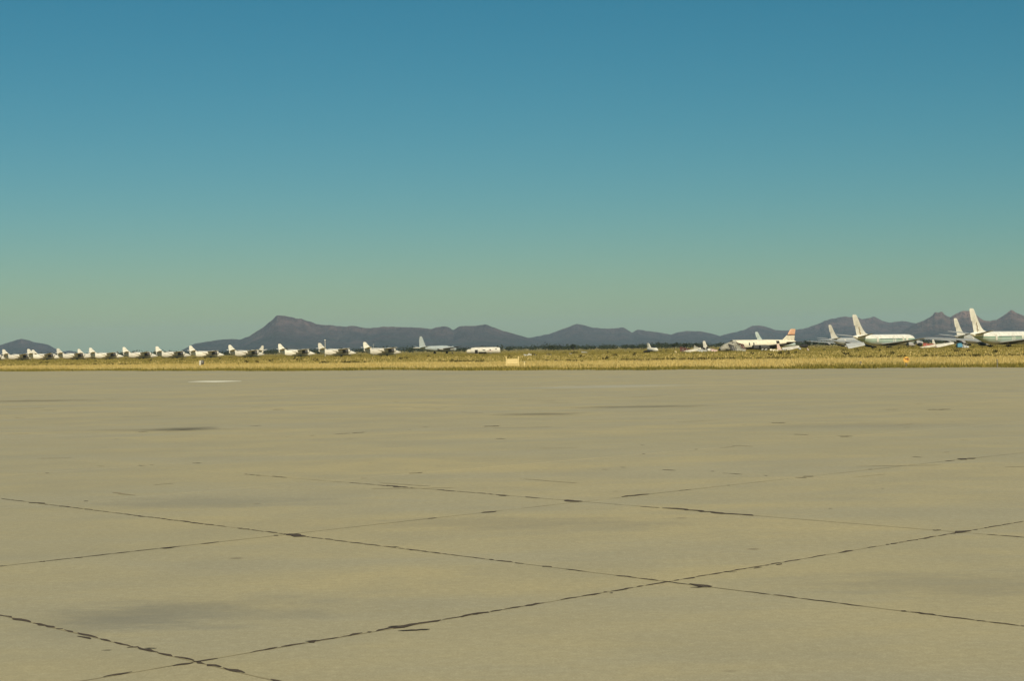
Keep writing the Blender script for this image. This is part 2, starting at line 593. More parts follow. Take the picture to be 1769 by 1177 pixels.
def mountain(name, prof, D, front, back, mat, seed, gul=0.75):
    """a range whose crest runs along a surveyed skyline at distance D"""
    px = np.array([p[0] for p in prof], float)
    pz = np.array([(horizon(p[0]) - p[1]) / F_PX * D + EYE for p in prof])
    nx = 760
    xs = np.linspace(px[0], px[-1], nx)
    crest = np.maximum(np.interp(xs, px, pz), 0)
    k = np.ones(5) / 5
    sm = np.convolve(np.pad(crest, 2, 'edge'), k, 'valid')
    crest = 0.75 * crest + 0.25 * sm
    X = (xs - 884.5) / F_PX * D
    dx = X[1] - X[0]
    crest = crest + (fbm(X / 90, X * 0 + seed, seed + 20, 4) - 0.5) * 0.05 * crest + (fbm(X / 22, X * 0 + seed, seed + 25, 3) - 0.5) * 0.045 * crest
    crest = crest - 14
    vv = np.concatenate([np.linspace(-1, 0, 46), np.linspace(0, 1, 14)[1:]])
    Vs = np.zeros((len(vv), nx, 3))
    for a, v in enumerate(vv):
        wob = (fbm(X / 700, X * 0 + 3, seed + 40, 3) - 0.5) * 500 * (1 - abs(v) * 0.5)
        dpt = D + wob + (v * front if v < 0 else v * back)
        sh = (1 - abs(v)) ** 1.45
        ridge = 1 - np.abs(2 * fbm(X / 420 + v * 0.8, X * 0 + v * 2.3 + seed, seed, 5) - 1) * 2.0
        cut = gul * (1 - ridge) * min(1, abs(v) * 5) * (1 - abs(v))
        z = crest * np.clip(sh - cut * sh, 0, 1) + (1 - abs(v)) * 0 - 10 * abs(v)
        Vs[a, :, 0] = (xs - 884.5) / F_PX * dpt
        Vs[a, :, 1] = dpt
        Vs[a, :, 2] = z * (dpt / D if v <= 0 else 1)
    idx = np.arange(len(vv) * nx).reshape(len(vv), nx)
    Fc = np.stack([idx[:-1, :-1], idx[:-1, 1:], idx[1:, 1:], idx[1:, :-1]], -1).reshape(-1, 4)
    o = mesh_np(name, Vs.reshape(-1, 3), Fc, mat)
    o.data.polygons.foreach_set('use_smooth', [True] * len(o.data.polygons))
    return tag(o, kind='structure')


mountain('hill', [(-420, 618), (-300, 604), (-220, 596), (-140, 600), (-60, 604), (0, 592), (12, 588), (25, 584), (38, 581), (48, 583), (60, 587), (75, 589), (85, 592),
                  (98, 599), (106, 603), (120, 601), (135, 604), (150, 609), (185, 610), (215, 608), (232, 606), (250, 609), (300, 614)], 8200, 1500, 900, M['rock_far'], 61)
mountain('mountain', [(270, 613), (300, 607), (318, 598), (335, 589), (355, 586), (380, 582), (405, 580), (414, 582), (430, 576), (450, 564), (465, 552), (478, 541), (485, 540),
                      (500, 542), (520, 545), (540, 552), (560, 557), (590, 559), (610, 558), (640, 562), (665, 559), (690, 560), (720, 561), (745, 564), (755, 561),
                      (770, 559), (783, 565), (792, 560), (805, 558), (820, 558), (838, 555), (852, 560), (870, 567), (890, 572), (915, 579), (960, 588), (1010, 596), (1060, 602)],
         7600, 2300, 1300, M['rock_far'], 5)
mountain('mountain', [(820, 603), (870, 590), (905, 581), (935, 575), (955, 571), (970, 565), (985, 559), (997, 555), (1010, 558), (1022, 561), (1035, 562), (1050, 564), (1070, 562),
                      (1078, 562), (1092, 571), (1102, 565), (1115, 567), (1135, 570), (1160, 574), (1170, 570), (1185, 568), (1210, 568), (1230, 572), (1255, 580), (1300, 594)],
         8900, 2500, 1500, M['rock_far'], 17)
mountain('mountain', [(1200, 592), (1250, 574), (1270, 570), (1285, 566), (1300, 559), (1312, 558), (1325, 561), (1340, 566), (1360, 567), (1375, 566), (1395, 562), (1410, 556),
                      (1425, 550), (1440, 546), (1460, 543), (1480, 544), (1490, 547), (1503, 545), (1510, 543), (1520, 548), (1535, 554), (1550, 552), (1565, 551), (1578, 554),
                      (1600, 556), (1660, 558), (1720, 556), (1800, 560), (1900, 572), (2000, 584)], 9200, 2600, 1500, M['rock_far'], 29)
mountain('mountain', [(1500, 588), (1545, 576), (1565, 564), (1580, 556), (1590, 552), (1605, 545), (1612, 540), (1616, 534), (1622, 535), (1628, 533), (1632, 538), (1642, 544),
                      (1652, 538), (1665, 532), (1676, 532), (1685, 536), (1692, 543), (1700, 548), (1712, 549), (1722, 547), (1735, 539), (1748, 530), (1755, 534), (1769, 541),
                      (1800, 556), (1850, 552), (1920, 566), (2020, 582)], 8000, 2000, 1200, M['rock_brown'], 43)


# ------------------------------------------------------------------ haze over the plain
def haze_box():
    x0, x1, y0, y1, z0, z1 = -16000, 16000, -300, 16500, -1.6, 262
    v = [(x0, y0, z0), (x1, y0, z0), (x1, y1, z0), (x0, y1, z0), (x0, y0, z1), (x1, y0, z1), (x1, y1, z1), (x0, y1, z1)]
    f = [(3, 2, 1, 0), (4, 5, 6, 7), (0, 1, 5, 4), (1, 2, 6, 5), (2, 3, 7, 6), (3, 0, 4, 7)]
    m = bpy.data.materials.new('haze')
    m.use_nodes = True
    t = m.node_tree
    t.nodes.clear()
    o = t.nodes.new('ShaderNodeOutputMaterial')
    pv = t.nodes.new('ShaderNodeVolumePrincipled')
    pv.inputs['Color'].default_value = (0.66, 0.86, 1.0, 1)
    pv.inputs['Density'].default_value = HAZE
    pv.inputs['Anisotropy'].default_value = 0.0
    t.links.new(pv.outputs[0], o.inputs['Volume'])
    ob = mesh('haze', v, f, m)
    tag(ob, kind='stuff')


HAZE = 5.4e-5
haze_box()


# ------------------------------------------------------------------ grass, scrub and trees
def blade_mat(name, stops, scale=0.02, island=0.45):
    q = NT(name)
    g = q.n('ShaderNodeNewGeometry')
    isl = g.outputs['Random Per Island']
    f = q.math('ADD', q.math('MULTIPLY', isl, island), q.math('MULTIPLY', q.noise(q.stretch(g.outputs['Position'], (0.35, 1.0, 0.0)), scale, 5, 0.65), 0.75))
    c = q.ramp(f, stops)
    q.b.inputs['Roughness'].default_value = 0.9
    q.b.inputs['Specular IOR Level'].default_value = 0.1
    q.l(c, q.b.inputs['Base Color'])
    tr = q.n('ShaderNodeBsdfTranslucent')
    q.l(c, tr.inputs['Color'])
    mx = q.n('ShaderNodeMixShader')
    mx.inputs[0].default_value = 0.45
    q.l(q.b.outputs[0], mx.inputs[1])
    q.l(tr.outputs[0], mx.inputs[2])
    q.l(mx.outputs[0], q.t.nodes['Material Output'].inputs['Surface'])
    return q.m


M['dry'] = blade_mat('dry_grass', [(0.25, (0.56, 0.41, 0.11)), (0.5, (0.76, 0.565, 0.19)), (0.8, (0.86, 0.67, 0.28))])
M['weed'] = blade_mat('green_weeds', [(0.25, (0.12, 0.115, 0.025)), (0.55, (0.25, 0.21, 0.045)), (0.85, (0.52, 0.39, 0.10))], 0.08)
M['oliveg'] = blade_mat('olive_scrub', [(0.22, (0.21, 0.18, 0.045)), (0.5, (0.37, 0.292, 0.072)), (0.85, (0.53, 0.405, 0.125))], 0.012, 0.22)
M['bush'] = blade_mat('creosote', [(0.25, (0.04, 0.038, 0.014)), (0.55, (0.085, 0.075, 0.026)), (0.85, (0.15, 0.125, 0.04))], 0.05)
M['leaf'] = blade_mat('mesquite_leaf', [(0.25, (0.022, 0.030, 0.012)), (0.55, (0.045, 0.055, 0.022)), (0.85, (0.08, 0.09, 0.035))], 0.02)
M['bark'] = paint('bark', (0.09, 0.065, 0.045), (0.05, 0.04, 0.03), 0.5, 0.95)


def blades(name, X, Y, hgt, wid, mat, per=4, spread=0.35):
    n = len(X) * per
    x = np.repeat(X, per) + nr.normal(0, 1, n) * spread
    y = np.repeat(Y, per) + nr.normal(0, 1, n) * spread
    h = np.repeat(hgt, per) * nr.uniform(0.5, 1.15, n)
    w = np.repeat(wid, per) * nr.uniform(0.6, 1.4, n)
    a = nr.uniform(0, math.pi, n)
    lx, ly = nr.normal(0, 0.28, n) * h, nr.normal(0, 0.28, n) * h
    cx, cy = np.cos(a) * w / 2, np.sin(a) * w / 2
    z = np.full(n, -0.14)
    V = np.empty((n, 3, 3))
    V[:, 0] = np.c_[x - cx, y - cy, z]
    V[:, 1] = np.c_[x + cx, y + cy, z]
    V[:, 2] = np.c_[x + lx, y + ly, z + h]
    o = mesh_np(name, V.reshape(-1, 3), np.arange(3 * n).reshape(n, 3), mat)
    return tag(o, kind='stuff')


def field(n, t0, t1, power=1.0):
    """points between t0 and t1 metres beyond the apron edge, spread over the view and a margin"""
    px = nr.uniform(-330, 2100, n)
    t = t0 + (t1 - t0) * nr.random(n) ** power
    d = 150 + t
    for _ in range(6):
        X = (px - 884.5) / F_PX * d
        d = np.interp(X, EX, EY) + t
    return (px - 884.5) / F_PX * d, d


# ragged green weeds along the concrete
X, Y = field(30000, -2.0, 34, 1.25)
t = Y - np.interp(X, EX, EY)
k = fbm(X / 11, Y / 7, 90, 4) > 0.30 + 0.30 * np.clip(t / 30, 0, 1)
tag(blades('edge_weeds', X[k], Y[k], nr.uniform(0.2, 0.45, k.sum()), np.full(k.sum(), 0.09), M['weed'], 4, 0.24), 'low green weeds along the edge of the concrete', 'weeds')
X, Y = field(38000, 14, 86, 0.9)
tag(blades('dry_grass', X, Y, nr.uniform(0.25, 0.52, len(X)), np.full(len(X), 0.10), M['dry'], 5, 0.3), 'golden dry grass verge beyond the concrete', 'grass')
X, Y = field(9000, 84, 330, 1.3)
tag(blades('straw_tufts', X, Y, nr.uniform(0.25, 0.46, len(X)), np.full(len(X), 0.18), M['dry'], 4, 0.5), 'straw-coloured tufts thinning out into the olive field', 'grass')
X, Y = field(34000, 80, 520, 1.15)
tag(blades('field_grass', X, Y, nr.uniform(0.22, 0.42, len(X)) + 0.2 * np.clip((Y - 420) / 80, 0, 1), np.full(len(X), 0.22), M['oliveg'], 4, 0.6), 'olive and yellow grass field in front of the parked planes', 'grass')
X, Y = field(12000, 300, 1100, 1.0)
tag(blades('desert_scrub', X, Y, nr.uniform(0.25, 0.5, len(X)), np.full(len(X), 0.5), M['oliveg'], 4, 1.0), 'olive desert scrub around and behind the planes', 'scrub')


def leaf_cloud(centres, radii, per, size):
    """leaf clumps: small tilted quads scattered through ellipsoids"""
    n = len(centres) * per
    c = np.repeat(np.array(centres, float), per, 0)
    rad = np.repeat(np.array(radii, float), per, 0)
    v = nr.normal(0, 1, (n, 3))
    v /= np.linalg.norm(v, axis=1)[:, None]
    p = c + v * rad * (nr.random((n, 1)) ** 0.45)
    u = nr.normal(0, 1, (n, 3)); u /= np.linalg.norm(u, axis=1)[:, None]
    w = np.cross(u, nr.normal(0, 1, (n, 3))); w /= np.linalg.norm(w, axis=1)[:, None]
    s = size * nr.uniform(0.6, 1.4, (n, 1))
    V = np.stack([p - u * s, p + w * s * 0.6, p + u * s, p - w * s * 0.6], 1)
    return V.reshape(-1, 3), np.arange(4 * n).reshape(n, 4)


# line of dark low bushes between verge and field
X, Y = field(520, 80, 100, 1.0)
k = fbm(X / 14, Y * 0, 70, 3) > 0.47
X, Y = X[k], Y[k]
hh = nr.uniform(0.13, 0.26, len(X))
V, Fc = leaf_cloud(np.c_[X, Y, hh - 0.05], np.c_[hh * 2.2, hh * 1.8, hh], 26, 0.10)
tag(mesh_np('low_bushes', V, Fc, M['bush']), 'dark low bushes in a broken line across the grass', 'bushes', kind='stuff')
X, Y = field(80, 110, 480, 1.0)
hh = nr.uniform(0.2, 0.5, len(X))
V, Fc = leaf_cloud(np.c_[X, Y, hh - 0.05], np.c_[hh * 2.0, hh * 1.8, hh], 26, 0.16)
tag(mesh_np('field_bushes', V, Fc, M['bush']), 'dark bushes scattered over the field by the planes', 'bushes', kind='stuff')

# belt of mesquite far behind the planes
px = nr.uniform(-500, 2300, 1500)
d = 1150 + 900 * nr.random(1500)
X = (px - 884.5) / F_PX * d
hh = nr.uniform(1.5, 2.8, 1500) * (0.75 + 0.5 * fbm(px / 60, px * 0, 33, 3))
V, Fc = leaf_cloud(np.c_[X, d, hh * 0.85], np.c_[hh * 1.9, hh * 1.6, hh], 46, 0.55)
tag(mesh_np('tree_belt', V, Fc, M['leaf']), 'dark belt of desert trees along the foot of the mountains', 'trees', kind='stuff')


def tube(V, Fc, p0, p1, r0, r1, n=7):
    p0, p1 = Vector(p0), Vector(p1)
    ax = (p1 - p0).normalized()
    u = ax.orthogonal().normalized()
    w = ax.cross(u)
    b = len(V)
    for p, rr in ((p0, r0), (p1, r1)):
        for i in range(n):
            a = 2 * math.pi * i / n
            V.append(p + u * (rr * math.cos(a)) + w * (rr * math.sin(a)))
    for i in range(n):
        j = (i + 1) % n
        Fc.append((b + i, b + j, b + n + j, b + n + i))
    Fc.append(tuple(b + n + i for i in range(n)))
    Fc.append(tuple(b + n - 1 - i for i in range(n)))


def tree(px, d, h, w, label):
    e = empty('mesquite_tree', (at(px, d), d, -0.14))
    V, Fc = [], []
    tube(V, Fc, (0, 0, 0), (0.1, 0, h * 0.35), 0.22, 0.15)
    cs, rs = [], []
    for k in range(9):
        a = k * 2.4
        rr = w * 0.30 * (0.4 + 0.6 * rng.random())
        c = (math.cos(a) * rr, math.sin(a) * rr, h * rng.uniform(0.45, 0.78))
        tube(V, Fc, (0.1, 0, h * 0.33), c, 0.11, 0.04, 5)
        cs.append(c)
        rs.append((w * rng.uniform(0.14, 0.24), w * 0.2, h * rng.uniform(0.13, 0.22)))
    mesh('trunk', V, Fc, M['bark'], e)
    V, Fc = leaf_cloud(cs, rs, 70, 0.30)
    mesh_np('crown', V, Fc, M['leaf'], e)
    tag(e, label, 'tree', 'single trees behind the planes')


for a in [(1165, 960, 4.6, 5.8, 'broad dark tree behind the scrap, right of the small wrecked cockpit'),
          (1183, 1010, 3.9, 4.6, 'lower dark tree just right of the broad tree behind the scrap'),
          (1202, 1040, 4.0, 4.0, 'small dark tree behind the scrap pile, third from the small wrecked cockpit'),
          (990, 1050, 4.4, 4.0, 'lone dark tree at the mountain foot, midway between the yellow frame sign and the wreck'),
          (952, 1060, 3.6, 5.0, 'low spreading tree at the far field edge, left of the lone dark tree'),
          (1395, 1000, 4.4, 5.5, 'dark tree beyond the orange-topped tail, left of the airliners'),
          (232, 1050, 4.3, 4.6, 'dark tree behind the fifth and sixth patrol planes from the left'),
          (1408, 1060, 3.8, 4.5, 'smaller tree right of the one beyond the orange-topped tail')]:
    tree(*a)


# ------------------------------------------------------------------ aircraft building kit
def loft(name, rings, mat, parent, n=22, cap=True):
    """rings: (x, z centre, half width, half height[, y centre])"""
    V, Fc = [], []
    for rg in rings:
        x, zc, ry, rz = rg[:4]
        yc = rg[4] if len(rg) > 4 else 0.0
        for i in range(n):
            a = 2 * math.pi * i / n
            V.append((x, yc + ry * math.cos(a), zc + rz * math.sin(a)))
    for k in range(len(rings) - 1):
        for i in range(n):
            j = (i + 1) % n
            Fc.append((k * n + i, k * n + j, (k + 1) * n + j, (k + 1) * n + i))
    if cap:
        Fc.append(tuple(reversed(range(n))))
        Fc.append(tuple((len(rings) - 1) * n + i for i in range(n)))
    return mesh(name, V, Fc, mat, parent, True)


def surf(name, secs, mat, parent):
    """lifting surface: secs = (leading edge point, trailing edge point, thickness, thickness direction)"""
    V, Fc = [], []
    prof = [(0, 0), (0.03, 0.5), (0.14, 0.9), (0.35, 1.0), (0.65, 0.7), (1.0, 0.06)]
    loop = prof + [(c, -t) for c, t in reversed(prof[1:])]
    n = len(loop)
    for le, te, th, dr in secs:
        le, te, dr = Vector(le), Vector(te), Vector(dr)
        for c, t in loop:
            V.append(le.lerp(te, c) + dr * (t * th / 2))
    for k in range(len(secs) - 1):
        for i in range(n):
            j = (i + 1) % n
            Fc.append((k * n + i, k * n + j, (k + 1) * n + j, (k + 1) * n + i))
    Fc.append(tuple(range(n)))
    Fc.append(tuple(reversed([(len(secs) - 1) * n + i for i in range(n)])))
    return mesh(name, V, Fc, mat, parent, True)


def fin(name, rows, mat, parent, th=0.35):
    """upright surface: rows = (z, leading x, trailing x[, thickness])"""
    return surf(name, [((r[1], 0, r[0]), (r[2], 0, r[0]), (r[3] if len(r) > 3 else th * max(0.35, (r[1] - r[2]) / (rows[0][1] - rows[0][2]))), (0, 1, 0)) for r in rows], mat, parent)


def box(name, x0, x1, y0, y1, z0, z1, mat, parent, b=0.04):
    b = min(b, (x1 - x0) * 0.3, (y1 - y0) * 0.3, (z1 - z0) * 0.3)
    V, Fc = [], []
    for z, k in ((z0, b), (z0 + b, 0), (z1 - b, 0), (z1, b)):
        V += [(x0 + k, y0 + k, z), (x1 - k, y0 + k, z), (x1 - k, y1 - k, z), (x0 + k, y1 - k, z)]
    for k in range(3):
        for i in range(4):
            j = (i + 1) % 4
            Fc.append((k * 4 + i, k * 4 + j, k * 4 + 4 + j, k * 4 + 4 + i))
    Fc += [(3, 2, 1, 0), (12, 13, 14, 15)]
    return mesh(name, V, Fc, mat, parent)


def wheel(x, y, r, w, parent):
    V, Fc = [], []
    n = 16
    for yy, rr in ((-w / 2, r * 0.55), (-w / 2, r * 0.9), (-w / 3, r), (w / 3, r), (w / 2, r * 0.9), (w / 2, r * 0.55)):
        for i in range(n):
            a = 2 * math.pi * i / n
            V.append((x + rr * math.cos(a), y + yy, r - 0.14 + rr * math.sin(a)))
    for k in range(5):
        for i in range(n):
            j = (i + 1) % n
            Fc.append((k * n + i, (k + 1) * n + i, (k + 1) * n + j, k * n + j))
    Fc += [tuple(range(n)), tuple(reversed(range(5 * n, 6 * n)))]
    return mesh('wheel', V, Fc, M['rubber'], parent)


def strut(x, y, z0, z1, r, parent, mat=None):
    V, Fc = [], []
    tube(V, Fc, (x, y, z0), (x, y, z1), r, r, 8)
    return mesh('gear_leg', V, Fc, mat or M['metal'], parent)


# ------------------------------------------------------------------ twin-engine patrol plane (high wing)
def patrol_plane():
    e = empty('patrol_plane')
    W = M['white']
    fz = [(7.3, 1.36, 0.04, 0.04), (7.0, 1.37, 0.16, 0.17), (6.2, 1.42, 0.42, 0.46), (5.4, 1.48, 0.60, 0.70), (4.7, 1.54, 0.72, 0.92), (3.8, 1.62, 0.82, 1.08), (2.6, 1.66, 0.86, 1.14), (0.5, 1.66, 0.86, 1.14),
          (-1.6, 1.66, 0.84, 1.12), (-3.4, 1.70, 0.76, 1.06), (-5.0, 1.90, 0.58, 0.88), (-6.2, 2.14, 0.32, 0.58), (-6.8, 2.32, 0.06, 0.14)]
    loft('fuselage', fz, W, e, 20)
    loft('canopy', [(4.55, 2.30, 0.30, 0.12), (4.0, 2.52, 0.62, 0.42), (3.2, 2.66, 0.70, 0.46), (2.3, 2.68, 0.66, 0.40), (1.6, 2.62, 0.4, 0.25)], W, e, 16)
    for s in (-1, 1):
        V = [(4.30, s * 0.45, 2.42), (3.75, s * 0.72, 2.50), (3.75, s * 0.62, 2.86), (4.10, s * 0.40, 2.74)]
        mesh('windshield', V, [(0, 1, 2, 3)], M['glass'], e)
        V = [(3.65, s * 0.74, 2.48), (2.75, s * 0.73, 2.48), (2.75, s * 0.63, 2.92), (3.65, s * 0.64, 2.88)]
        mesh('side_window', V, [(0, 1, 2, 3)], M['glass'], e)
    for s in (-1, 1):
        surf('wing', [((2.1, s * 0.5, 2.72), (-0.9, s * 0.5, 2.66), 0.42, (0, 0, 1)), ((2.0, s * 3.4, 2.80), (-0.8, s * 3.4, 2.76), 0.38, (0, 0, 1)),
                      ((1.35, s * 9.2, 3.05), (-0.35, s * 9.2, 3.02), 0.18, (0, 0, 1)), ((1.15, s * 9.6, 3.07), (-0.1, s * 9.6, 3.05), 0.07, (0, 0, 1))], W, e)
        y = s * 2.55
        na = loft('nacelle', [(0.9, 2.10, 0.62, 0.78, y), (-0.4, 2.18, 0.50, 0.64, y), (-2.0, 2.36, 0.26, 0.36, y), (-2.8, 2.46, 0.05, 0.06, y)], W, e, 16)
        loft('engine_bay', [(3.2, 2.12, 0.60, 0.62, y), (2.2, 2.12, 0.62, 0.66, y), (0.85, 2.10, 0.58, 0.72, y)], M['soot_shade'], na, 16)
        loft('cowl_ring', [(3.75, 2.12, 0.56, 0.58, y), (3.6, 2.12, 0.66, 0.68, y), (3.1, 2.12, 0.70, 0.73, y)], W, na, 16)
        loft('engine_face', [(3.60, 2.12, 0.50, 0.52, y), (3.77, 2.12, 0.50, 0.52, y), (4.05, 2.12, 0.14, 0.14, y), (4.15, 2.12, 0.03, 0.03, y)], M['dark'], na, 14)
        strut(0.6, y, 0.2, 1.5, 0.09, e)
        wheel(0.6, y + 0.22 * s, 0.44, 0.26, e)
    fin('fin', [(2.6, -3.3, -6.7), (3.1, -4.1, -6.85), (4.3, -5.35, -7.0), (4.9, -5.85, -6.95), (5.1, -6.2, -6.8)], W, e, 0.34)
    for s in (-1, 1):
        surf('stabilizer', [((-4.6, s * 0.2, 2.85), (-6.7, s * 0.2, 2.85), 0.26, (0, 0, 1)), ((-5.3, s * 3.3, 3.35), (-6.6, s * 3.3, 3.35), 0.12, (0, 0, 1)), ((-5.7, s * 3.5, 3.38), (-6.5, s * 3.5, 3.38), 0.04, (0, 0, 1))], W, e)
    strut(5.0, 0, 0.1, 1.0, 0.07, e)
    wheel(5.0, 0.0, 0.30, 0.2, e)
    return e


ORD = ['first', 'second', 'third', 'fourth', 'fifth', 'sixth', 'seventh', 'eighth', 'ninth', 'tenth', 'eleventh', 'twelfth']
FIN_PX = [-43, 5, 48, 99, 155, 213, 270, 328, 396, 482, 551, 629]
row_labels = ['white patrol plane cut by the left edge of the photo, only its nose showing',
              'white patrol plane at the left end of the row, its fin near the photo edge',
              'second whole white patrol plane from the left end of the row',
              'third whole white patrol plane from the left, in front of the low hill',
              'fourth whole white patrol plane from the left, right of the low hill',
              'fifth whole white patrol plane from the left end of the row',
              'sixth whole white patrol plane from the left end of the row',
              'seventh white patrol plane from the left, behind the small white apron marker',
              'eighth white patrol plane from the left, under the left shoulder of the big mountain',
              'ninth white patrol plane from the left, third from the right end of its row',
              'tenth white patrol plane, second from the right end, with the pole behind its fin',
              'white patrol plane at the right end of the row, nearest the blue-grey tailed plane']
proto = patrol_plane()
GZ = -0.14
for i, (fp, lb) in enumerate(zip(FIN_PX, row_labels)):
    o = proto if i == 0 else copy_tree(proto)
    pc = fp + 26
    d = 558 + (656 - pc) / 632 * 147
    a = R(30 + rng.uniform(-3, 3))
    fx = at(fp + 1.5, d)
    # fin tip sits 6.3 m behind the origin
    o.location = (fx + 6.3 * math.cos(a), d + 6.3 * math.sin(a), GZ)
    o.rotation_euler = (0, 0, a)
    tag(o, lb, 'airplane', 'row of white patrol planes')
BACK = [(60, 800, 'patrol plane half hidden behind the first pair of white planes, far left'),
        (139, 790, 'patrol plane farther back, its fin showing at the nose of the third plane'),
        (331, 770, 'patrol plane farther back whose fin doubles the seventh plane fin'),
        (455, 720, 'patrol plane farther back in the gap right of the eighth plane')]
for fp, d, lb in BACK:
    o = copy_tree(proto)
    a = R(150 if fp == 455 else 26)
    o.location = (at(fp, d) + 6.3 * math.cos(a), d, GZ)
    o.rotation_euler = (0, 0, a)
    tag(o, lb, 'airplane', 'patrol planes of the farther row')


# ------------------------------------------------------------------ long-tailed grey patrol plane
def boom_plane():
    e = empty('boom_tail_plane', (0, 0, 0))
    G = M['bluegrey']
    loft('fuselage', [(11.6, 2.2, 0.1, 0.1), (11.2, 2.2, 0.7, 0.75), (9.8, 2.3, 1.1, 1.25), (7, 2.45, 1.2, 1.45), (2, 2.5, 1.2, 1.45), (-3, 2.65, 1.05, 1.2), (-7.5, 2.9, 0.7, 0.85), (-10.5, 3.05, 0.45, 0.5), (-11.2, 3.05, 0.3, 0.32)], G, e, 20)
    loft('tail_boom', [(-11.0, 3.05, 0.26, 0.26), (-14.6, 3.0, 0.14, 0.14), (-15.0, 3.0, 0.03, 0.03)], M['white'], e, 12)
    loft('canopy', [(9.0, 3.3, 0.3, 0.1), (8.2, 3.55, 0.75, 0.45), (6.6, 3.65, 0.75, 0.42), (5.2, 3.6, 0.4, 0.25)], M['glass'], e, 14)
    fin('fin', [(3.2, -5.5, -11.0), (3.9, -7.3, -11.2), (6.5, -8.6, -11.2), (8.0, -9.3, -10.9), (8.35, -9.8, -10.6)], G, e, 0.5)
    for s in (-1, 1):
        surf('stabilizer', [((-8.2, s * 0.3, 3.2), (-11.0, s * 0.3, 3.2), 0.34, (0, 0, 1)), ((-9.0, s * 4.9, 3.7), (-10.8, s * 4.9, 3.7), 0.14, (0, 0, 1))], G, e)
        surf('wing', [((3.6, s * 1.0, 2.5), (-1.2, s * 1.0, 2.4), 0.7, (0, 0, 1)), ((3.2, s * 5.5, 2.6), (-0.9, s * 5.5, 2.55), 0.6, (0, 0, 1)), ((2.0, s * 15.0, 3.5), (0.2, s * 15.0, 3.45), 0.22, (0, 0, 1))], M['soot_shade'], e)  # wing colour darkened so the plane looks shadowed
        y = s * 4.3
        na = loft('nacelle', [(6.1, 2.4, 0.65, 0.65, y), (5.9, 2.4, 0.8, 0.8, y), (4, 2.35, 0.85, 0.9, y), (1, 2.2, 0.75, 0.9, y), (-2.4, 2.3, 0.3, 0.35, y), (-3.2, 2.4, 0.05, 0.05, y)], M['grey'], e, 16)
        loft('engine_face', [(5.9, 2.4, 0.55, 0.55, y), (6.13, 2.4, 0.55, 0.55, y), (6.6, 2.4, 0.1, 0.1, y)], M['dark'], na, 12)
        strut(2.0, y, 0.3, 1.6, 0.12, e)
        wheel(2.0, y, 0.7, 0.45, e)
    strut(9.2, 0, 0.2, 1.3, 0.1, e)
    wheel(9.2, 0, 0.4, 0.28, e)
    return e


o = boom_plane()
d = 770
a = R(44)
o.location = (at(729, d) + 10.0 * math.cos(a), d, GZ)
o.rotation_euler = (0, 0, a)
tag(o, 'blue-grey plane with tall tapered fin and tail boom, right of the white row', 'airplane')


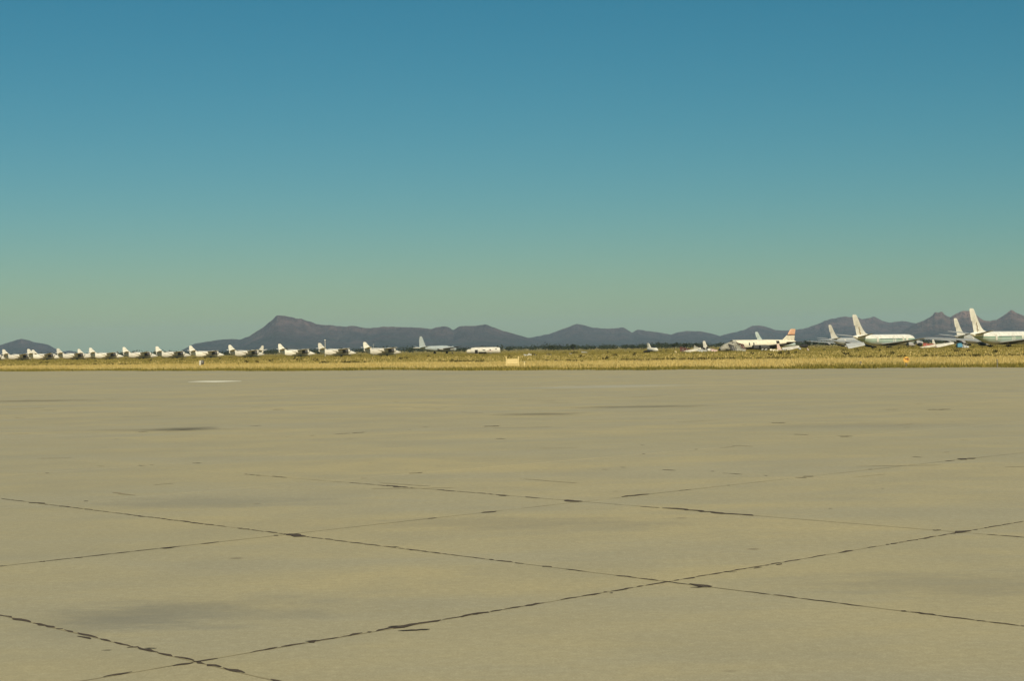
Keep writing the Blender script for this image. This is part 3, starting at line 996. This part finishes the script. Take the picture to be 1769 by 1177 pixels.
# ------------------------------------------------------------------ four-engine airliner
def airliner(livery_mat, white, engines=True, emblem=False):
    e = empty('airliner')
    L = [(22.0, 2.55, 0.05, 0.05), (21.7, 2.55, 0.5, 0.5), (20.8, 2.65, 1.05, 1.15), (19.2, 2.85, 1.55, 1.75), (17.0, 2.98, 1.82, 2.0), (14.0, 3.0, 1.88, 2.05), (0, 3.0, 1.88, 2.05),
         (-8, 3.02, 1.86, 2.03), (-12, 3.25, 1.65, 1.80), (-16, 3.75, 1.15, 1.28), (-19.5, 4.15, 0.62, 0.75), (-21.8, 4.35, 0.2, 0.25), (-22.2, 4.4, 0.05, 0.05)]
    L = [v for v in L]
    fus = loft('fuselage', L, livery_mat, e, 28)
    # cockpit glazing and doors, curved with the skin
    for s in (-1, 1):
        V = []
        for x, a0 in ((20.3, 0.9), (19.3, 0.80)):
            for k in range(4):
                a = a0 + k * 0.16
                ry = np.interp(x, [19.2, 20.8], [1.55, 1.05]) + 0.03
                rz = np.interp(x, [19.2, 20.8], [1.75, 1.15]) + 0.03
                zc = np.interp(x, [19.2, 20.8], [2.85, 2.65])
                V.append((x, s * ry * math.cos(a), zc + rz * math.sin(a)))
        mesh('cockpit_window', V, [(k, k + 1, k + 5, k + 4) for k in range(3)], M['glass'], e)
        for x0, wd in ((13.6, 1.5), (10.8, 1.3), (-7.6, 1.3), (4.6, 0.6), (3.2, 0.6)):
            V = []
            for x in (x0, x0 - wd):
                for k in range(6):
                    a = -0.34 + k * 0.19
                    V.append((x, s * 1.905 * math.cos(a), 3.0 + 2.075 * math.sin(a)))
            mesh('door' if wd >= 0.8 else 'escape_hatch', V, [(k, k + 1, k + 7, k + 6) for k in range(5)], white, e)
        V, Fc = [], []
        for k in range(28):
            x = 9.0 - k * 0.56
            b = len(V)
            for xx, aa in ((x, 0.14), (x - 0.26, 0.14), (x - 0.26, 0.30), (x, 0.30)):
                V.append((xx, s * 1.912 * math.cos(aa), 3.0 + 2.082 * math.sin(aa)))
            Fc.append((b, b + 1, b + 2, b + 3))
        tag(mesh('cabin_windows', V, Fc, M['glass'], e), kind='stuff')
    fn = fin('fin', [(4.4, -8.6, -19.2), (4.95, -11.2, -19.6), (5.5, -13.2, -19.9), (6.4, -14.7, -20.2), (8.2, -16.5, -20.7), (8.25, -16.55, -21.3), (11.2, -18.9, -22.2), (11.75, -19.4, -22.3), (12.05, -20.1, -22.0)], white, e, 0.62)
    if emblem:
        for s in (-1, 1):
            V, Fc = [], []
            pts = [(-17.9, 5.0), (-17.3, 5.5), (-18.0, 6.0), (-17.7, 6.7), (-18.4, 7.3), (-18.3, 8.0)]
            for x, z in pts:
                V += [(x - 0.24, s * 0.335, z), (x + 0.24 * (8.6 - z) / 3, s * 0.335, z)]
            for k in range(len(pts) - 1):
                Fc.append((2 * k, 2 * k + 1, 2 * k + 3, 2 * k + 2))
            mesh('tail_emblem', V, Fc, M['gold'], fn)
    for s in (-1, 1):
        surf('stabilizer', [((-14.8, s * 0.5, 4.35), (-19.8, s * 0.5, 4.3), 0.5, (0, 0, 1)), ((-20.6, s * 7.0, 5.25), (-22.6, s * 7.0, 5.2), 0.2, (0, 0, 1)), ((-21.2, s * 7.25, 5.3), (-22.5, s * 7.25, 5.26), 0.06, (0, 0, 1))], M['grey'], e)
        surf('wing', [((7.5, s * 1.2, 1.75), (-5.0, s * 1.2, 1.55), 1.15, (0, 0, 1)), ((2.2, s * 8.0, 2.35), (-5.2, s * 8.0, 2.25), 0.75, (0, 0, 1)),
                      ((-8.0, s * 20.5, 3.45), (-10.8, s * 20.5, 3.4), 0.3, (0, 0, 1)), ((-9.4, s * 21.2, 3.5), (-11.2, s * 21.2, 3.47), 0.1, (0, 0, 1))], M['grey'], e)
        if engines:
            for y, x in ((8.3, 3.6), (13.8, -1.0)):
                yy = s * y
                z = 1.25 if y < 10 else 1.75
                na = loft('engine', [(x + 2.4, z, 0.50, 0.50, yy), (x + 2.3, z, 0.62, 0.62, yy), (x + 1.2, z, 0.72, 0.72, yy), (x - 1.0, z, 0.66, 0.66, yy), (x - 3.0, z, 0.42, 0.42, yy)], M['metal'], e, 16)
                loft('intake', [(x + 2.3, z, 0.44, 0.44, yy), (x + 2.42, z, 0.44, 0.44, yy), (x + 2.5, z, 0.1, 0.1, yy)], M['dark'], na, 14)
                V = [(x + 1.2, yy - 0.12, z + 0.6), (x + 1.2, yy + 0.12, z + 0.6), (x - 2.5, yy + 0.12, z + 0.4), (x - 2.5, yy - 0.12, z + 0.4),
                     (x - 0.6, yy - 0.12, z + 1.15), (x - 0.6, yy + 0.12, z + 1.15), (x - 3.4, yy + 0.12, z + 1.1), (x - 3.4, yy - 0.12, z + 1.1)]
                mesh('pylon', V, [(3, 2, 1, 0), (4, 5, 6, 7), (0, 1, 5, 4), (1, 2, 6, 5), (2, 3, 7, 6), (3, 0, 4, 7)], M['grey'], na)
        strut(-2.6, s * 3.0, 0.2, 1.8, 0.16, e)
        for dx in (-0.6, 0.6):
            wheel(-2.6 + dx, s * 3.35, 0.5, 0.35, e)
            wheel(-2.6 + dx, s * 2.65, 0.5, 0.35, e)
    strut(17.2, 0, 0.2, 1.2, 0.1, e)
    wheel(17.2, 0.25, 0.38, 0.25, e)
    return e


def place_air(o, px_fin, d, ang, s=1.0, z=GZ):
    a = R(ang)
    ft = 20.6 * s
    o.location = (at(px_fin, d) + ft * math.cos(a), d + ft * math.sin(a), z)
    o.rotation_euler = (0, 0, a)
    o.scale = (s, s, s)


AL = airliner(M['livery'], M['white'], True, True)
place_air(AL, 1477.5, 575, 48)
tag(AL, 'white and green airliner with brown fin emblem, whole fuselage in view, nose away', 'airliner', 'green-striped airliners')
o = copy_tree(AL)
place_air(o, 1680, 498, 48)
tag(o, 'largest white and green airliner, cut by the right edge of the photo', 'airliner', 'green-striped airliners')
AG = airliner(M['grey'], M['white'], True)
place_air(AG, 1434.5, 885, 48)
tag(AG, 'grey airliner with white fin, mostly hidden behind the whole white and green airliner', 'airliner', 'airliners farther back')
o = copy_tree(AG)
place_air(o, 1651.5, 705, 48)
tag(o, 'airliner with plain white fin just left of the largest airliner tail', 'airliner', 'airliners farther back')
AT = airliner(M['teal'], M['teal'], False)
place_air(AT, 1307.5, 860, 40, 0.72)
tag(AT, 'pale teal-finned jet standing behind the broken cream plane', 'airliner')


# ------------------------------------------------------------------ broken cream propliner, nose to the left
q = NT('cream_with_shaded_belly')  # shade under the hull painted into the lower skin, along a sloping line
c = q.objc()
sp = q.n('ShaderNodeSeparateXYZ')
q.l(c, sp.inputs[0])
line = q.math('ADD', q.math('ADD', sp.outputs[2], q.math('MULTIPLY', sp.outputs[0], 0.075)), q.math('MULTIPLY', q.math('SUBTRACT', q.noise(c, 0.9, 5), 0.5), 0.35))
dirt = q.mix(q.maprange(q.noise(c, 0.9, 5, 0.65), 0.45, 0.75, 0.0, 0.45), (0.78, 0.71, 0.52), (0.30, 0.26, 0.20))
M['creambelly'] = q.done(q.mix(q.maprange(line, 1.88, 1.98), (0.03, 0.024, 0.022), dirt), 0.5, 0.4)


def propliner():
    e = empty('broken_propliner')
    Cm = M['cream']
    # torn open at the front: the skin ends in a ragged rim, dark inside
    n = 24
    rings = [(9.5, 2.35, 1.48, 1.52), (9.0, 2.35, 1.50, 1.55), (2, 2.35, 1.50, 1.55), (-4, 2.4, 1.45, 1.48), (-8, 2.65, 1.15, 1.15), (-12, 2.95, 0.6, 0.65), (-14, 3.1, 0.2, 0.25)]
    V, Fc = [], []
    r = random.Random(5)
    for kk, (x, zc, ry, rz) in enumerate(rings):
        for i in range(n):
            a = 2 * math.pi * i / n
            dx = r.uniform(-0.2, 1.6) if kk == 0 else 0
            V.append((x + dx, ry * math.cos(a), zc + rz * math.sin(a)))
    for k in range(len(rings) - 1):
        for i in range(n):
            j = (i + 1) % n
            Fc.append((k * n + i, k * n + j, (k + 1) * n + j, (k + 1) * n + i))
    Fc.append(tuple((len(rings) - 1) * n + i for i in range(n)))
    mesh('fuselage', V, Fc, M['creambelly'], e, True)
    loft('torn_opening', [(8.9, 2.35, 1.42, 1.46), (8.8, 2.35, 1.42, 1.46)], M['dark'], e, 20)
    for x in (5.2, 3.5):
        V = []
        for xx in (x, x - 0.42):
            for a in (-0.15, 0.15, 0.42):
                V.append((xx, 1.525 * math.cos(a), 2.35 + 1.575 * math.sin(a)))
        mesh('window', V, [(0, 1, 4, 3), (1, 2, 5, 4)], M['glass'], e)
    V = []
    for xx in (-5.6, -6.9):
        for a in (0.05, 0.4, 0.75):
            f = np.interp(xx, [-8, -4], [1.15, 1.45]) + 0.04
            V.append((xx, f * math.cos(a), np.interp(xx, [-8, -4], [2.65, 2.4]) + f * math.sin(a)))
    mesh('hatch_opening', V, [(0, 1, 4, 3), (1, 2, 5, 4)], M['dark'], e)
    fin('fin', [(2.9, -6.6, -13.4), (3.5, -8.6, -13.6), (5.15, -10.6, -13.8)], Cm, e, 0.4)
    fin('fin_band', [(5.15, -10.57, -13.83, 0.24), (5.5, -10.98, -13.9, 0.23)], M['maroon'], e)
    fin('fin_cap', [(5.5, -11.0, -13.85), (6.9, -11.9, -14.1), (7.2, -12.4, -13.9)], M['orange'], e, 0.3)
    for s in (-1, 1):
        surf('stabilizer', [((-9.6, s * 0.3, 2.9), (-13.3, s * 0.3, 2.9), 0.35, (0, 0, 1)), ((-11.0, s * 6.2, 3.0), (-13.2, s * 6.2, 3.0), 0.15, (0, 0, 1))], M['soot_shade'], e)  # near-black colour stands in for shade on the tailplane
        surf('wing', [((4.5, s * 1.0, 1.35), (-1.6, s * 1.0, 1.2), 0.8, (0, 0, 1)), ((3.0, s * 6.5, 1.7), (-1.4, s * 6.5, 1.6), 0.55, (0, 0, 1)), ((1.4, s * 13.5, 2.2), (-0.9, s * 13.5, 2.15), 0.2, (0, 0, 1))], M['soot_shade'], e)  # wing coloured dark to paint the shadow band below the fuselage
        for y in (4.2, 8.0):
            yy = s * y
            na = loft('nacelle', [(5.6, 1.5, 0.62, 0.62, yy), (5.4, 1.5, 0.72, 0.72, yy), (3.4, 1.45, 0.74, 0.78, yy), (0.2, 1.4, 0.5, 0.5, yy), (-1.5, 1.5, 0.1, 0.1, yy)], M['soot_shade'], e, 14)  # nacelles dark too, part of the painted shade under the hull
            loft('engine_face', [(5.4, 1.5, 0.52, 0.52, yy), (5.63, 1.5, 0.52, 0.52, yy)], M['dark'], na, 12)
    return e


o = propliner()
d = 528
a = R(180 + 27)
# fin stands 12.5 m behind the origin
o.location = (at(1371, d) + 12.5 * math.cos(a), d + 12.5 * math.sin(a) + 4, GZ - 0.2)
o.rotation_euler = (0, 0, a)
tag(o, 'broken cream propeller airliner with orange-topped fin, nose torn off', 'airplane')


# torn-off nose lying in front of it
def nose_section():
    e = empty('nose_section')
    n = 22
    r = random.Random(9)
    rings = [(-4.6, 0.2, 1.6, 1.55), (-4.0, 0.2, 1.62, 1.6), (-1, 0.1, 1.6, 1.55), (1.4, 0.0, 1.4, 1.32), (3.0, -0.12, 1.0, 0.95), (4.0, -0.2, 0.5, 0.5), (4.3, -0.2, 0.1, 0.1)]
    V, Fc = [], []
    for kk, (x, zc, ry, rz) in enumerate(rings):
        for i in range(n):
            a = 2 * math.pi * i / n
            V.append((x + (r.uniform(-1.6, 0.6) if kk == 0 else 0), ry * math.cos(a) * r.uniform(0.95, 1.04), zc + rz * math.sin(a) * r.uniform(0.95, 1.04)))
    for k in range(len(rings) - 1):
        for i in range(n):
            j = (i + 1) % n
            Fc.append((k * n + i, k * n + j, (k + 1) * n + j, (k + 1) * n + i))
    Fc.append(tuple((len(rings) - 1) * n + i for i in range(n)))
    mesh('skin', V, Fc, M['olive'], e, True)
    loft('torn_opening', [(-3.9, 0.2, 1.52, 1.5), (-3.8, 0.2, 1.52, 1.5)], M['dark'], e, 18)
    for s in (-1, 1):
        mesh('cockpit_window', [(2.55, s * 0.66, 0.58), (1.6, s * 1.02, 0.62), (1.6, s * 0.82, 0.98), (2.4, s * 0.52, 0.84)], [(0, 1, 2, 3)], M['dark'], e)
        mesh('hatch_hole', [(-2.0, s * 1.45, 0.85), (-3.0, s * 1.45, 0.85), (-3.0, s * 1.1, 1.36), (-2.0, s * 1.1, 1.34)], [(0, 1, 2, 3)], M['dark'], e)
    loft('radome', [(3.9, -0.2, 0.56, 0.56), (4.5, -0.22, 0.34, 0.34), (4.8, -0.25, 0.05, 0.05)], M['dark'], e, 14)
    return e


o = nose_section()
d = 515
o.location = (at(1256, d), d, 1.25)
o.scale = (0.70, 0.86, 0.86)
o.rotation_euler = (R(8), R(10), R(180 + 24))
tag(o, 'torn-off grey-olive aircraft nose section lying left of the cream fuselage', 'wreckage')


# ------------------------------------------------------------------ white fuselage hulk
def hulk():
    e = empty('fuselage_hulk')
    W = M['white']
    loft('fuselage', [(6.0, 1.45, 0.9, 0.85), (5.7, 1.45, 1.15, 1.12), (4.5, 1.5, 1.28, 1.26), (-3.2, 1.5, 1.28, 1.26), (-4.6, 1.45, 1.2, 1.18), (-4.9, 1.42, 1.12, 1.10)], W, e, 22)
    loft('tail_stub', [(-4.85, 1.25, 0.98, 0.92), (-5.9, 1.2, 0.92, 0.86), (-6.5, 1.15, 0.7, 0.68)], M['cream'], e, 18)

    def patch(name, x0, x1, a0, a1, mat, k=5):
        V = []
        for x in (x0, x1):
            for i in range(k):
                a = a0 + (a1 - a0) * i / (k - 1)
                V.append((x, -1.30 * math.cos(a), 1.5 + 1.28 * math.sin(a)))
        mesh(name, V, [(i, i + 1, i + 1 + k, i + k) for i in range(k - 1)], mat, e)
    patch('door_opening', -2.2, -3.3, -0.9, 0.25, M['dark'])
    patch('wing_gap', 1.0, -1.9, -1.0, -0.42, M['dark'])
    patch('window', 0.6, -0.4, 0.05, 0.28, M['dark'])
    patch('window', 2.7, 2.2, 0.0, 0.35, M['dark'])
    patch('window', 4.9, 4.3, 0.30, 0.55, M['dark'])
    patch('rust_streak', 3.6, 1.4, -0.15, 0.02, M['pink'])
    for x in (-2.4, 2.6):
        box('cradle', x - 0.25, x + 0.25, -1.0, 1.0, 0.0, 0.5, M['post'], e)
    return e


o = hulk()
d = 614
o.location = (at(836, d), d, GZ)
o.rotation_euler = (0, 0, R(-6))
tag(o, 'white wingless fuselage hulk with dark openings, standing alone mid-field', 'wreckage')


# ------------------------------------------------------------------ scrap and wreck pieces
def bent_panel(name, px, d, L, Hh, th, rz, ry, mat, label, seed, z=0.0, curve=0.25, cat='wreckage'):
    """a curved, ragged sheet of aircraft skin with ribs on it"""
    r = random.Random(seed)
    e = empty(name, (at(px, d), d, GZ + z), R(rz), 0, R(ry))
    nx, nz = 9, 5
    V, Fc = [], []
    for side in (0, 1):
        for i in range(nx):
            for k in range(nz):
                u, w = i / (nx - 1), k / (nz - 1)
                edge = r.uniform(-0.08, 0.08) if (i in (0, nx - 1) or k in (0, nz - 1)) and side == 0 else 0
                if side == 0:
                    taper = 1 - 0.45 * u
                    V.append([(u - 0.5) * L + edge, curve * Hh * math.sin(w * 2.2) + edge * 0.3, max(0.02, w * Hh * taper + edge)])
                else:
                    b = V[i * nz + k]
                    V.append([b[0], b[1] + th, b[2]])
    o_ = nx * nz
    for i in range(nx - 1):
        for k in range(nz - 1):
            a = i * nz + k
            Fc.append((a, a + nz, a + nz + 1, a + 1))
            Fc.append((o_ + a + 1, o_ + a + nz + 1, o_ + a + nz, o_ + a))
    rim = [i * nz for i in range(nx)] + [(nx - 1) * nz + k for k in range(1, nz)] + [i * nz + nz - 1 for i in range(nx - 2, -1, -1)] + [k for k in range(nz - 2, 0, -1)]
    for a, b in zip(rim, rim[1:] + rim[:1]):
        Fc.append((a, o_ + a, o_ + b, b))
    mesh('skin', V, Fc, mat, e)
    for t in (0.25, 0.6):
        x = (t - 0.5) * L
        box('rib', x - 0.05, x + 0.05, -0.12, -0.02, 0.05, Hh * (1 - 0.45 * t) * 0.8, M['metal'], e)
    return tag(e, label, cat, 'aircraft scrap')


def loose_fin(name, px, d, h, c, rz, mat, label, tilt=0):
    e = empty(name, (at(px, d), d, GZ), R(rz), R(tilt))
    fin('skin', [(0.0, c, -c * 0.55), (h * 0.4, c * 0.45, -c * 0.62), (h * 0.9, -0.05 * c, -c * 0.72), (h, -0.2 * c, -c * 0.65)], mat, e, 0.3)
    box('root_fitting', -c * 0.3, c * 0.5, -0.3, 0.3, 0.0, 0.4, M['metal'], e)
    return tag(e, label, 'wreckage', 'aircraft scrap')


def wing_slab(name, px, d, L, c, rz, tilt, mat, label, z=0.3, roll=35):
    e = empty(name, (at(px, d), d, GZ + z), R(rz), R(tilt), R(roll))
    surf('skin', [((c * 0.5, -L / 2, 0), (-c * 0.5, -L / 2, 0), 0.6, (0, 0, 1)), ((c * 0.2, L / 2, 0.3), (-c * 0.35, L / 2, 0.3), 0.25, (0, 0, 1))], mat, e)
    box('spar_stub', -0.2, 0.25, -L / 2 - 0.7, -L / 2 + 0.1, -0.12, 0.15, M['metal'], e)
    return tag(e, label, 'wreckage', 'aircraft scrap')


def pod(name, px, d, L, rad, rz, ry, mat, label, z=0.6):
    """an engine or nose pod lying on the ground, open and dark at one end"""
    e = empty(name, (at(px, d), d, GZ + z), R(rz), 0, R(ry))
    loft('shell', [(L / 2, 0, rad * 0.8, rad * 0.8), (L / 2 - 0.2, 0, rad, rad), (0, 0, rad * 1.02, rad * 1.02), (-L * 0.35, 0, rad * 0.7, rad * 0.7), (-L / 2, 0, rad * 0.25, rad * 0.25)], mat, e, 14)
    loft('opening', [(L / 2 - 0.1, 0, rad * 0.7, rad * 0.7), (L / 2 + 0.03, 0, rad * 0.7, rad * 0.7)], M['dark'], e, 12)
    return tag(e, label, 'wreckage', 'aircraft scrap')


# small wrecked cockpit and tail right of centre
e = empty('small_wreck', (at(1128, 500), 500, GZ), R(-50))
loft('fuselage', [(2.0, 0.95, 0.2, 0.2), (1.5, 1.0, 0.6, 0.6), (0.3, 1.1, 0.7, 0.75), (-1.2, 1.2, 0.6, 0.65), (-2.2, 1.3, 0.4, 0.45)], M['white'], e, 14)
fin('fin', [(1.4, -0.7, -2.3), (2.8, -1.5, -2.6), (3.1, -1.9, -2.6)], M['white'], e, 0.25)
loft('cockpit', [(1.2, 1.6, 0.15, 0.1), (0.6, 1.75, 0.45, 0.35), (-0.3, 1.85, 0.4, 0.25)], M['glass'], e, 10)
surf('wing_stub', [((0.5, -0.5, 0.8), (-1.0, -0.5, 0.8), 0.3, (0, 0, 1)), ((0.2, -2.4, 0.7), (-0.8, -2.4, 0.7), 0.15, (0, 0, 1))], M['dark'], e)
wheel(-0.3, -1.4, 0.4, 0.25, e)
tag(e, 'small white wrecked plane with upright fin, alone left of the scrap', 'wreckage')
pod('engine_pod', 1116, 500, 2.2, 0.45, -40, 0, M['dark'], 'black engine pod lying left of the small white wreck', 0.45)

bent_panel('rusty_wreckage', 1184, 520, 3.4, 1.9, 0.15, 10, 0, M['maroon'], 'dark rust-red crumpled panel at the left end of the scrap', 1)
wing_slab('wing_piece', 1197, 515, 5.2, 1.8, -80, 12, M['cream'], 'cream wing piece lying in front of the rust-red panel', 0.45)
bent_panel('upright_wreckage', 1204, 530, 1.8, 2.3, 0.12, 5, 0, M['olive'], 'pale upright skin panel behind the cream wing piece', 2)
loose_fin('scrap_fin', 1219, 540, 3.6, 1.3, 0, M['white'], 'small white fin sticking up from the dark scrap')
bent_panel('crumpled_wreckage', 1212, 538, 2.4, 2.2, 0.2, -8, 0, M['dark'], 'black crumpled panel left of the small white fin', 3)
bent_panel('crumpled_wreckage', 1226, 534, 2.0, 1.7, 0.2, 14, 0, M['dark'], 'black crumpled panel right of the small white fin', 4)
bent_panel('grey_wreckage', 1216, 512, 4.0, 1.1, 0.2, -4, 0, M['grey'], 'long low grey panel below the small white fin', 5)
pod('cowling', 1224, 505, 1.4, 0.6, 70, 0, M['white'], 'white round cowling lying left of the torn-off nose', 0.6)
bent_panel('pink_wreckage', 1232, 506, 2.4, 1.3, 0.15, -20, 0, M['pink'], 'pinkish bent panel against the tip of the torn-off nose', 6)
bent_panel('crumpled_wreckage', 1285, 518, 2.2, 3.6, 0.3, 20, -18, M['maroon'], 'dark twisted frame between torn-off nose and cream fuselage', 7)
bent_panel('light_wreckage', 1281, 510, 2.6, 1.4, 0.15, -12, 0, M['olive'], 'low torn panel under the twisted frame', 8)
bent_panel('crumpled_wreckage', 1274, 514, 2.0, 2.8, 0.2, -24, 14, M['olive'], 'tall torn olive sheet just right of the torn-off nose', 71)
bent_panel('crumpled_wreckage', 1270, 512, 1.6, 3.2, 0.2, 30, -26, M['soot_shade'], 'dark leaning sheet wedged against the torn-off nose', 72)
wing_slab('white_wing', 1366, 512, 5.2, 2.2, -84, 8, M['white'], 'bright white wing piece under the orange-topped tail', 0.7)
pod('cowling', 1317, 500, 0.9, 0.45, -70, 0, M['white'], 'left one of two small white cowlings below the cream fuselage', 0.45)
pod('cowling', 1323, 500, 0.9, 0.42, -60, 0, M['white'], 'right one of two small white cowlings below the cream fuselage', 0.42)
loose_fin('pink_fin', 1346, 506, 2.3, 1.2, 20, M['pink'], 'pinkish tail piece standing below the cream fuselage')
bent_panel('low_wreckage', 1337, 503, 2.6, 0.8, 0.12, 8, 0, M['cream'], 'low cream panel left of the pinkish tail piece', 9)
pod('drum', 1381, 520, 1.3, 0.5, 80, 0, M['grey'], 'grey pod right of the bright white wing piece', 0.5)
pod('engine_pod', 1388, 560, 3.0, 0.6, 30, 0, M['dark'], 'black engine pod right of the orange-topped fin', 1.4)

# scrap between the airliners
bent_panel('red_wreckage', 1606, 545, 4.2, 1.4, 0.3, -6, 0, M['red'], 'faded red panel in the scrap between the airliners', 11, 0.5)
wing_slab('white_wing', 1603, 540, 5.2, 1.6, -74, 10, M['cream'], 'pale wing piece below the faded red panel', 0.35)
wing_slab('tapered_wing', 1632, 548, 6.2, 1.9, -80, 8, M['white'], 'white tapered wing right of the faded red panel', 1.0)
loose_fin('scrap_fin', 1614, 552, 2.9, 1.0, 0, M['white'], 'tiny white fin above the faded red panel')
pod('engine_pod', 1588, 548, 1.6, 0.6, -50, 0, M['dark'], 'black pod at the nose of the whole white and green airliner', 1.3)
wing_slab('grey_wing', 1478, 545, 6.0, 3.2, -82, 4, M['grey'], 'broad pale grey wing section leaning under the emblem fin', 1.3)
bent_panel('light_wreckage', 1668, 485, 2.4, 1.2, 0.2, 12, 0, M['grey'], 'pale grey panel right of the blue cart', 12, 0.2)

# blue cart
e = empty('blue_cart', (at(1657, 470), 470, GZ), R(12))
box('body', -0.75, 0.75, -0.5, 0.5, 0.45, 1.35, M['blue'], e, 0.08)
box('lid', -0.55, 0.55, -0.4, 0.4, 1.35, 1.62, M['blue'], e, 0.06)
for sx in (-0.9, 0.9):
    box('side_tray', sx - 0.18, sx + 0.18, -0.4, 0.4, 0.7, 0.95, M['dark'], e)
for sx in (-0.5, 0.5):
    for sy in (-0.42, 0.42):
        wheel(sx, sy, 0.26, 0.14, e)
tag(e, 'small blue ground cart in front of the right-hand airliners', 'cart')

# tiny scrap out in the field, left to right
for k, (px, d, L, Hh, mt, lb) in enumerate([
        (909, 455, 1.4, 0.55, 'grey', 'low grey scrap panel above the thin pale post'),
        (915, 450, 0.9, 0.8, 'white', 'small white scrap piece mid-field, right of the wingless hulk'),
        (925, 452, 0.8, 0.55, 'dark', 'small dark scrap piece right of the white one mid-field'),
        (946, 470, 0.7, 0.5, 'dark', 'left of two dark lumps in the grass right of the mid-field scrap'),
        (951, 470, 0.7, 0.5, 'dark', 'right of two dark lumps in the grass right of the mid-field scrap'),
        (986, 480, 0.9, 0.6, 'olive', 'tan lump in the grass between dark lumps and far scrap'),
        (1009, 560, 2.2, 0.9, 'olive', 'brown scrap heap far out, below the lone dark tree'),
        (1167, 480, 0.6, 0.9, 'yellow', 'tiny pale marker left of the rust-red panel'),
        (1396, 480, 0.5, 0.9, 'pink', 'tiny pale stake right of the grey pod')]):
    bent_panel('scrap_piece', px, d, L, Hh, 0.2, rng.uniform(-20, 20), 0, M[mt], lb, 40 + k)


# ------------------------------------------------------------------ poles and signs
def pole(px, d, h, r0, label, mat):
    e = empty('pole', (at(px, d), d, GZ))
    V, Fc = [], []
    tube(V, Fc, (0, 0, 0), (0, 0, h), r0, r0 * 0.6, 8)
    mesh('shaft', V, Fc, mat, e)
    box('cap', -r0 * 1.6, r0 * 1.6, -r0 * 1.6, r0 * 1.6, h, h + r0 * 2, mat, e)
    tag(e, label, 'pole', 'thin poles among the patrol planes')


pole(561.5, 640, 6.3, 0.17, 'white pole standing right behind the tenth patrol plane fin', M['white'])
pole(645, 640, 4.4, 0.10, 'thin pale pole behind the right-end patrol plane', M['grey'])
pole(203, 720, 3.2, 0.16, 'dark pole between the fourth and fifth patrol planes', M['post'])

# yellow board sign on two posts at the edge of the verge
d = 178
e = empty('board_sign', (at(884.5, d), d, GZ))
w = 21 / F_PX * d / 2
box('board', -w + 0.07, w - 0.07, -0.04, 0.04, 0.52, 1.08, M['yellow'], e, 0.01)
for s in (-1, 1):
    box('post', s * w - 0.05, s * w + 0.05, -0.06, 0.06, 0, 1.36, M['yellow'], e, 0.01)
box('rail', -w + 0.05, w - 0.05, -0.03, 0.03, 0.36, 0.43, M['yellow'], e, 0.01)
tag(e, 'pale yellow board sign on two posts in the dry grass', 'sign')
d = 172
e = empty('marker_post', (at(905.5, d), d, GZ))
box('stake', -0.055, 0.055, -0.05, 0.05, 0, 0.78, M['yellow'], e, 0.01)
box('cap', -0.065, 0.065, -0.06, 0.06, 0.78, 0.82, M['white'], e, 0.005)
tag(e, 'thin pale post just right of the yellow board sign', 'post')

# round amber sign with a dark arrow
d = 134
e = empty('round_sign', (at(1565, d), d, GZ))
V, Fc = [], []
n = 24
for yy in (-0.02, 0.02):
    for i in range(n):
        a = 2 * math.pi * i / n
        V.append((0.25 * math.cos(a), yy, 0.80 + 0.25 * math.sin(a)))
for i in range(n):
    j = (i + 1) % n
    Fc.append((i, j, n + j, n + i))
Fc += [tuple(range(n)), tuple(reversed(range(n, 2 * n)))]
disc = mesh('disc', V, Fc, M['amber'], e)
pts = [(-0.16, 0.96), (-0.10, 0.88), (0.0, 0.84), (0.08, 0.86), (0.12, 0.92)]
V, Fc = [], []
for x, z in pts:
    V += [(x, -0.026, z - 0.035), (x, -0.026, z + 0.035)]
for k in range(len(pts) - 1):
    Fc.append((2 * k, 2 * k + 2, 2 * k + 3, 2 * k + 1))
V += [(0.10, -0.026, 0.94), (0.18, -0.026, 0.94), (0.16, -0.026, 0.70), (0.09, -0.026, 0.70)]
b = len(V)
Fc.append((b - 4, b - 1, b - 2, b - 3))
mesh('mark', V, Fc, M['maroon'], disc)
box('post', -0.03, 0.03, 0.02, 0.07, 0, 0.6, M['post'], e, 0.005)
tag(e, 'round amber sign with dark mark in the grass before the airliners', 'sign')

d = 128
e = empty('short_post', (at(1722, d), d, GZ))
box('stake', -0.03, 0.03, -0.03, 0.03, 0, 0.72, M['post'], e, 0.01)
box('cap', -0.04, 0.04, -0.04, 0.04, 0.72, 0.78, M['post'], e, 0.01)
tag(e, 'short dark post in the grass at far right', 'post')
d = 150
e = empty('short_post', (at(1486, d), d, GZ))
box('stake', -0.05, 0.05, -0.05, 0.05, 0, 0.42, M['post'], e, 0.01)
box('cap', -0.08, 0.08, -0.08, 0.08, 0.42, 0.52, M['post'], e, 0.01)
tag(e, 'stubby dark post in the grass left of the round amber sign', 'post')

# white apron marker with a dark round face
d = 262
e = empty('apron_marker', (at(347.5, d), d, GZ))
box('plate', -0.34, 0.0, -0.12, 0.12, 0.25, 1.05, M['white'], e, 0.03)
loft('round_face', [(0.0, 0.72, 0.30, 0.33), (0.06, 0.72, 0.36, 0.38), (0.30, 0.72, 0.36, 0.38), (0.36, 0.72, 0.28, 0.30)], M['post'], e, 16)
for x in (-0.28, 0.2):
    box('leg', x - 0.04, x + 0.04, -0.05, 0.05, 0, 0.4, M['post'], e, 0.01)
tag(e, 'small white and dark marker box in the grass before the seventh patrol plane', 'marker')
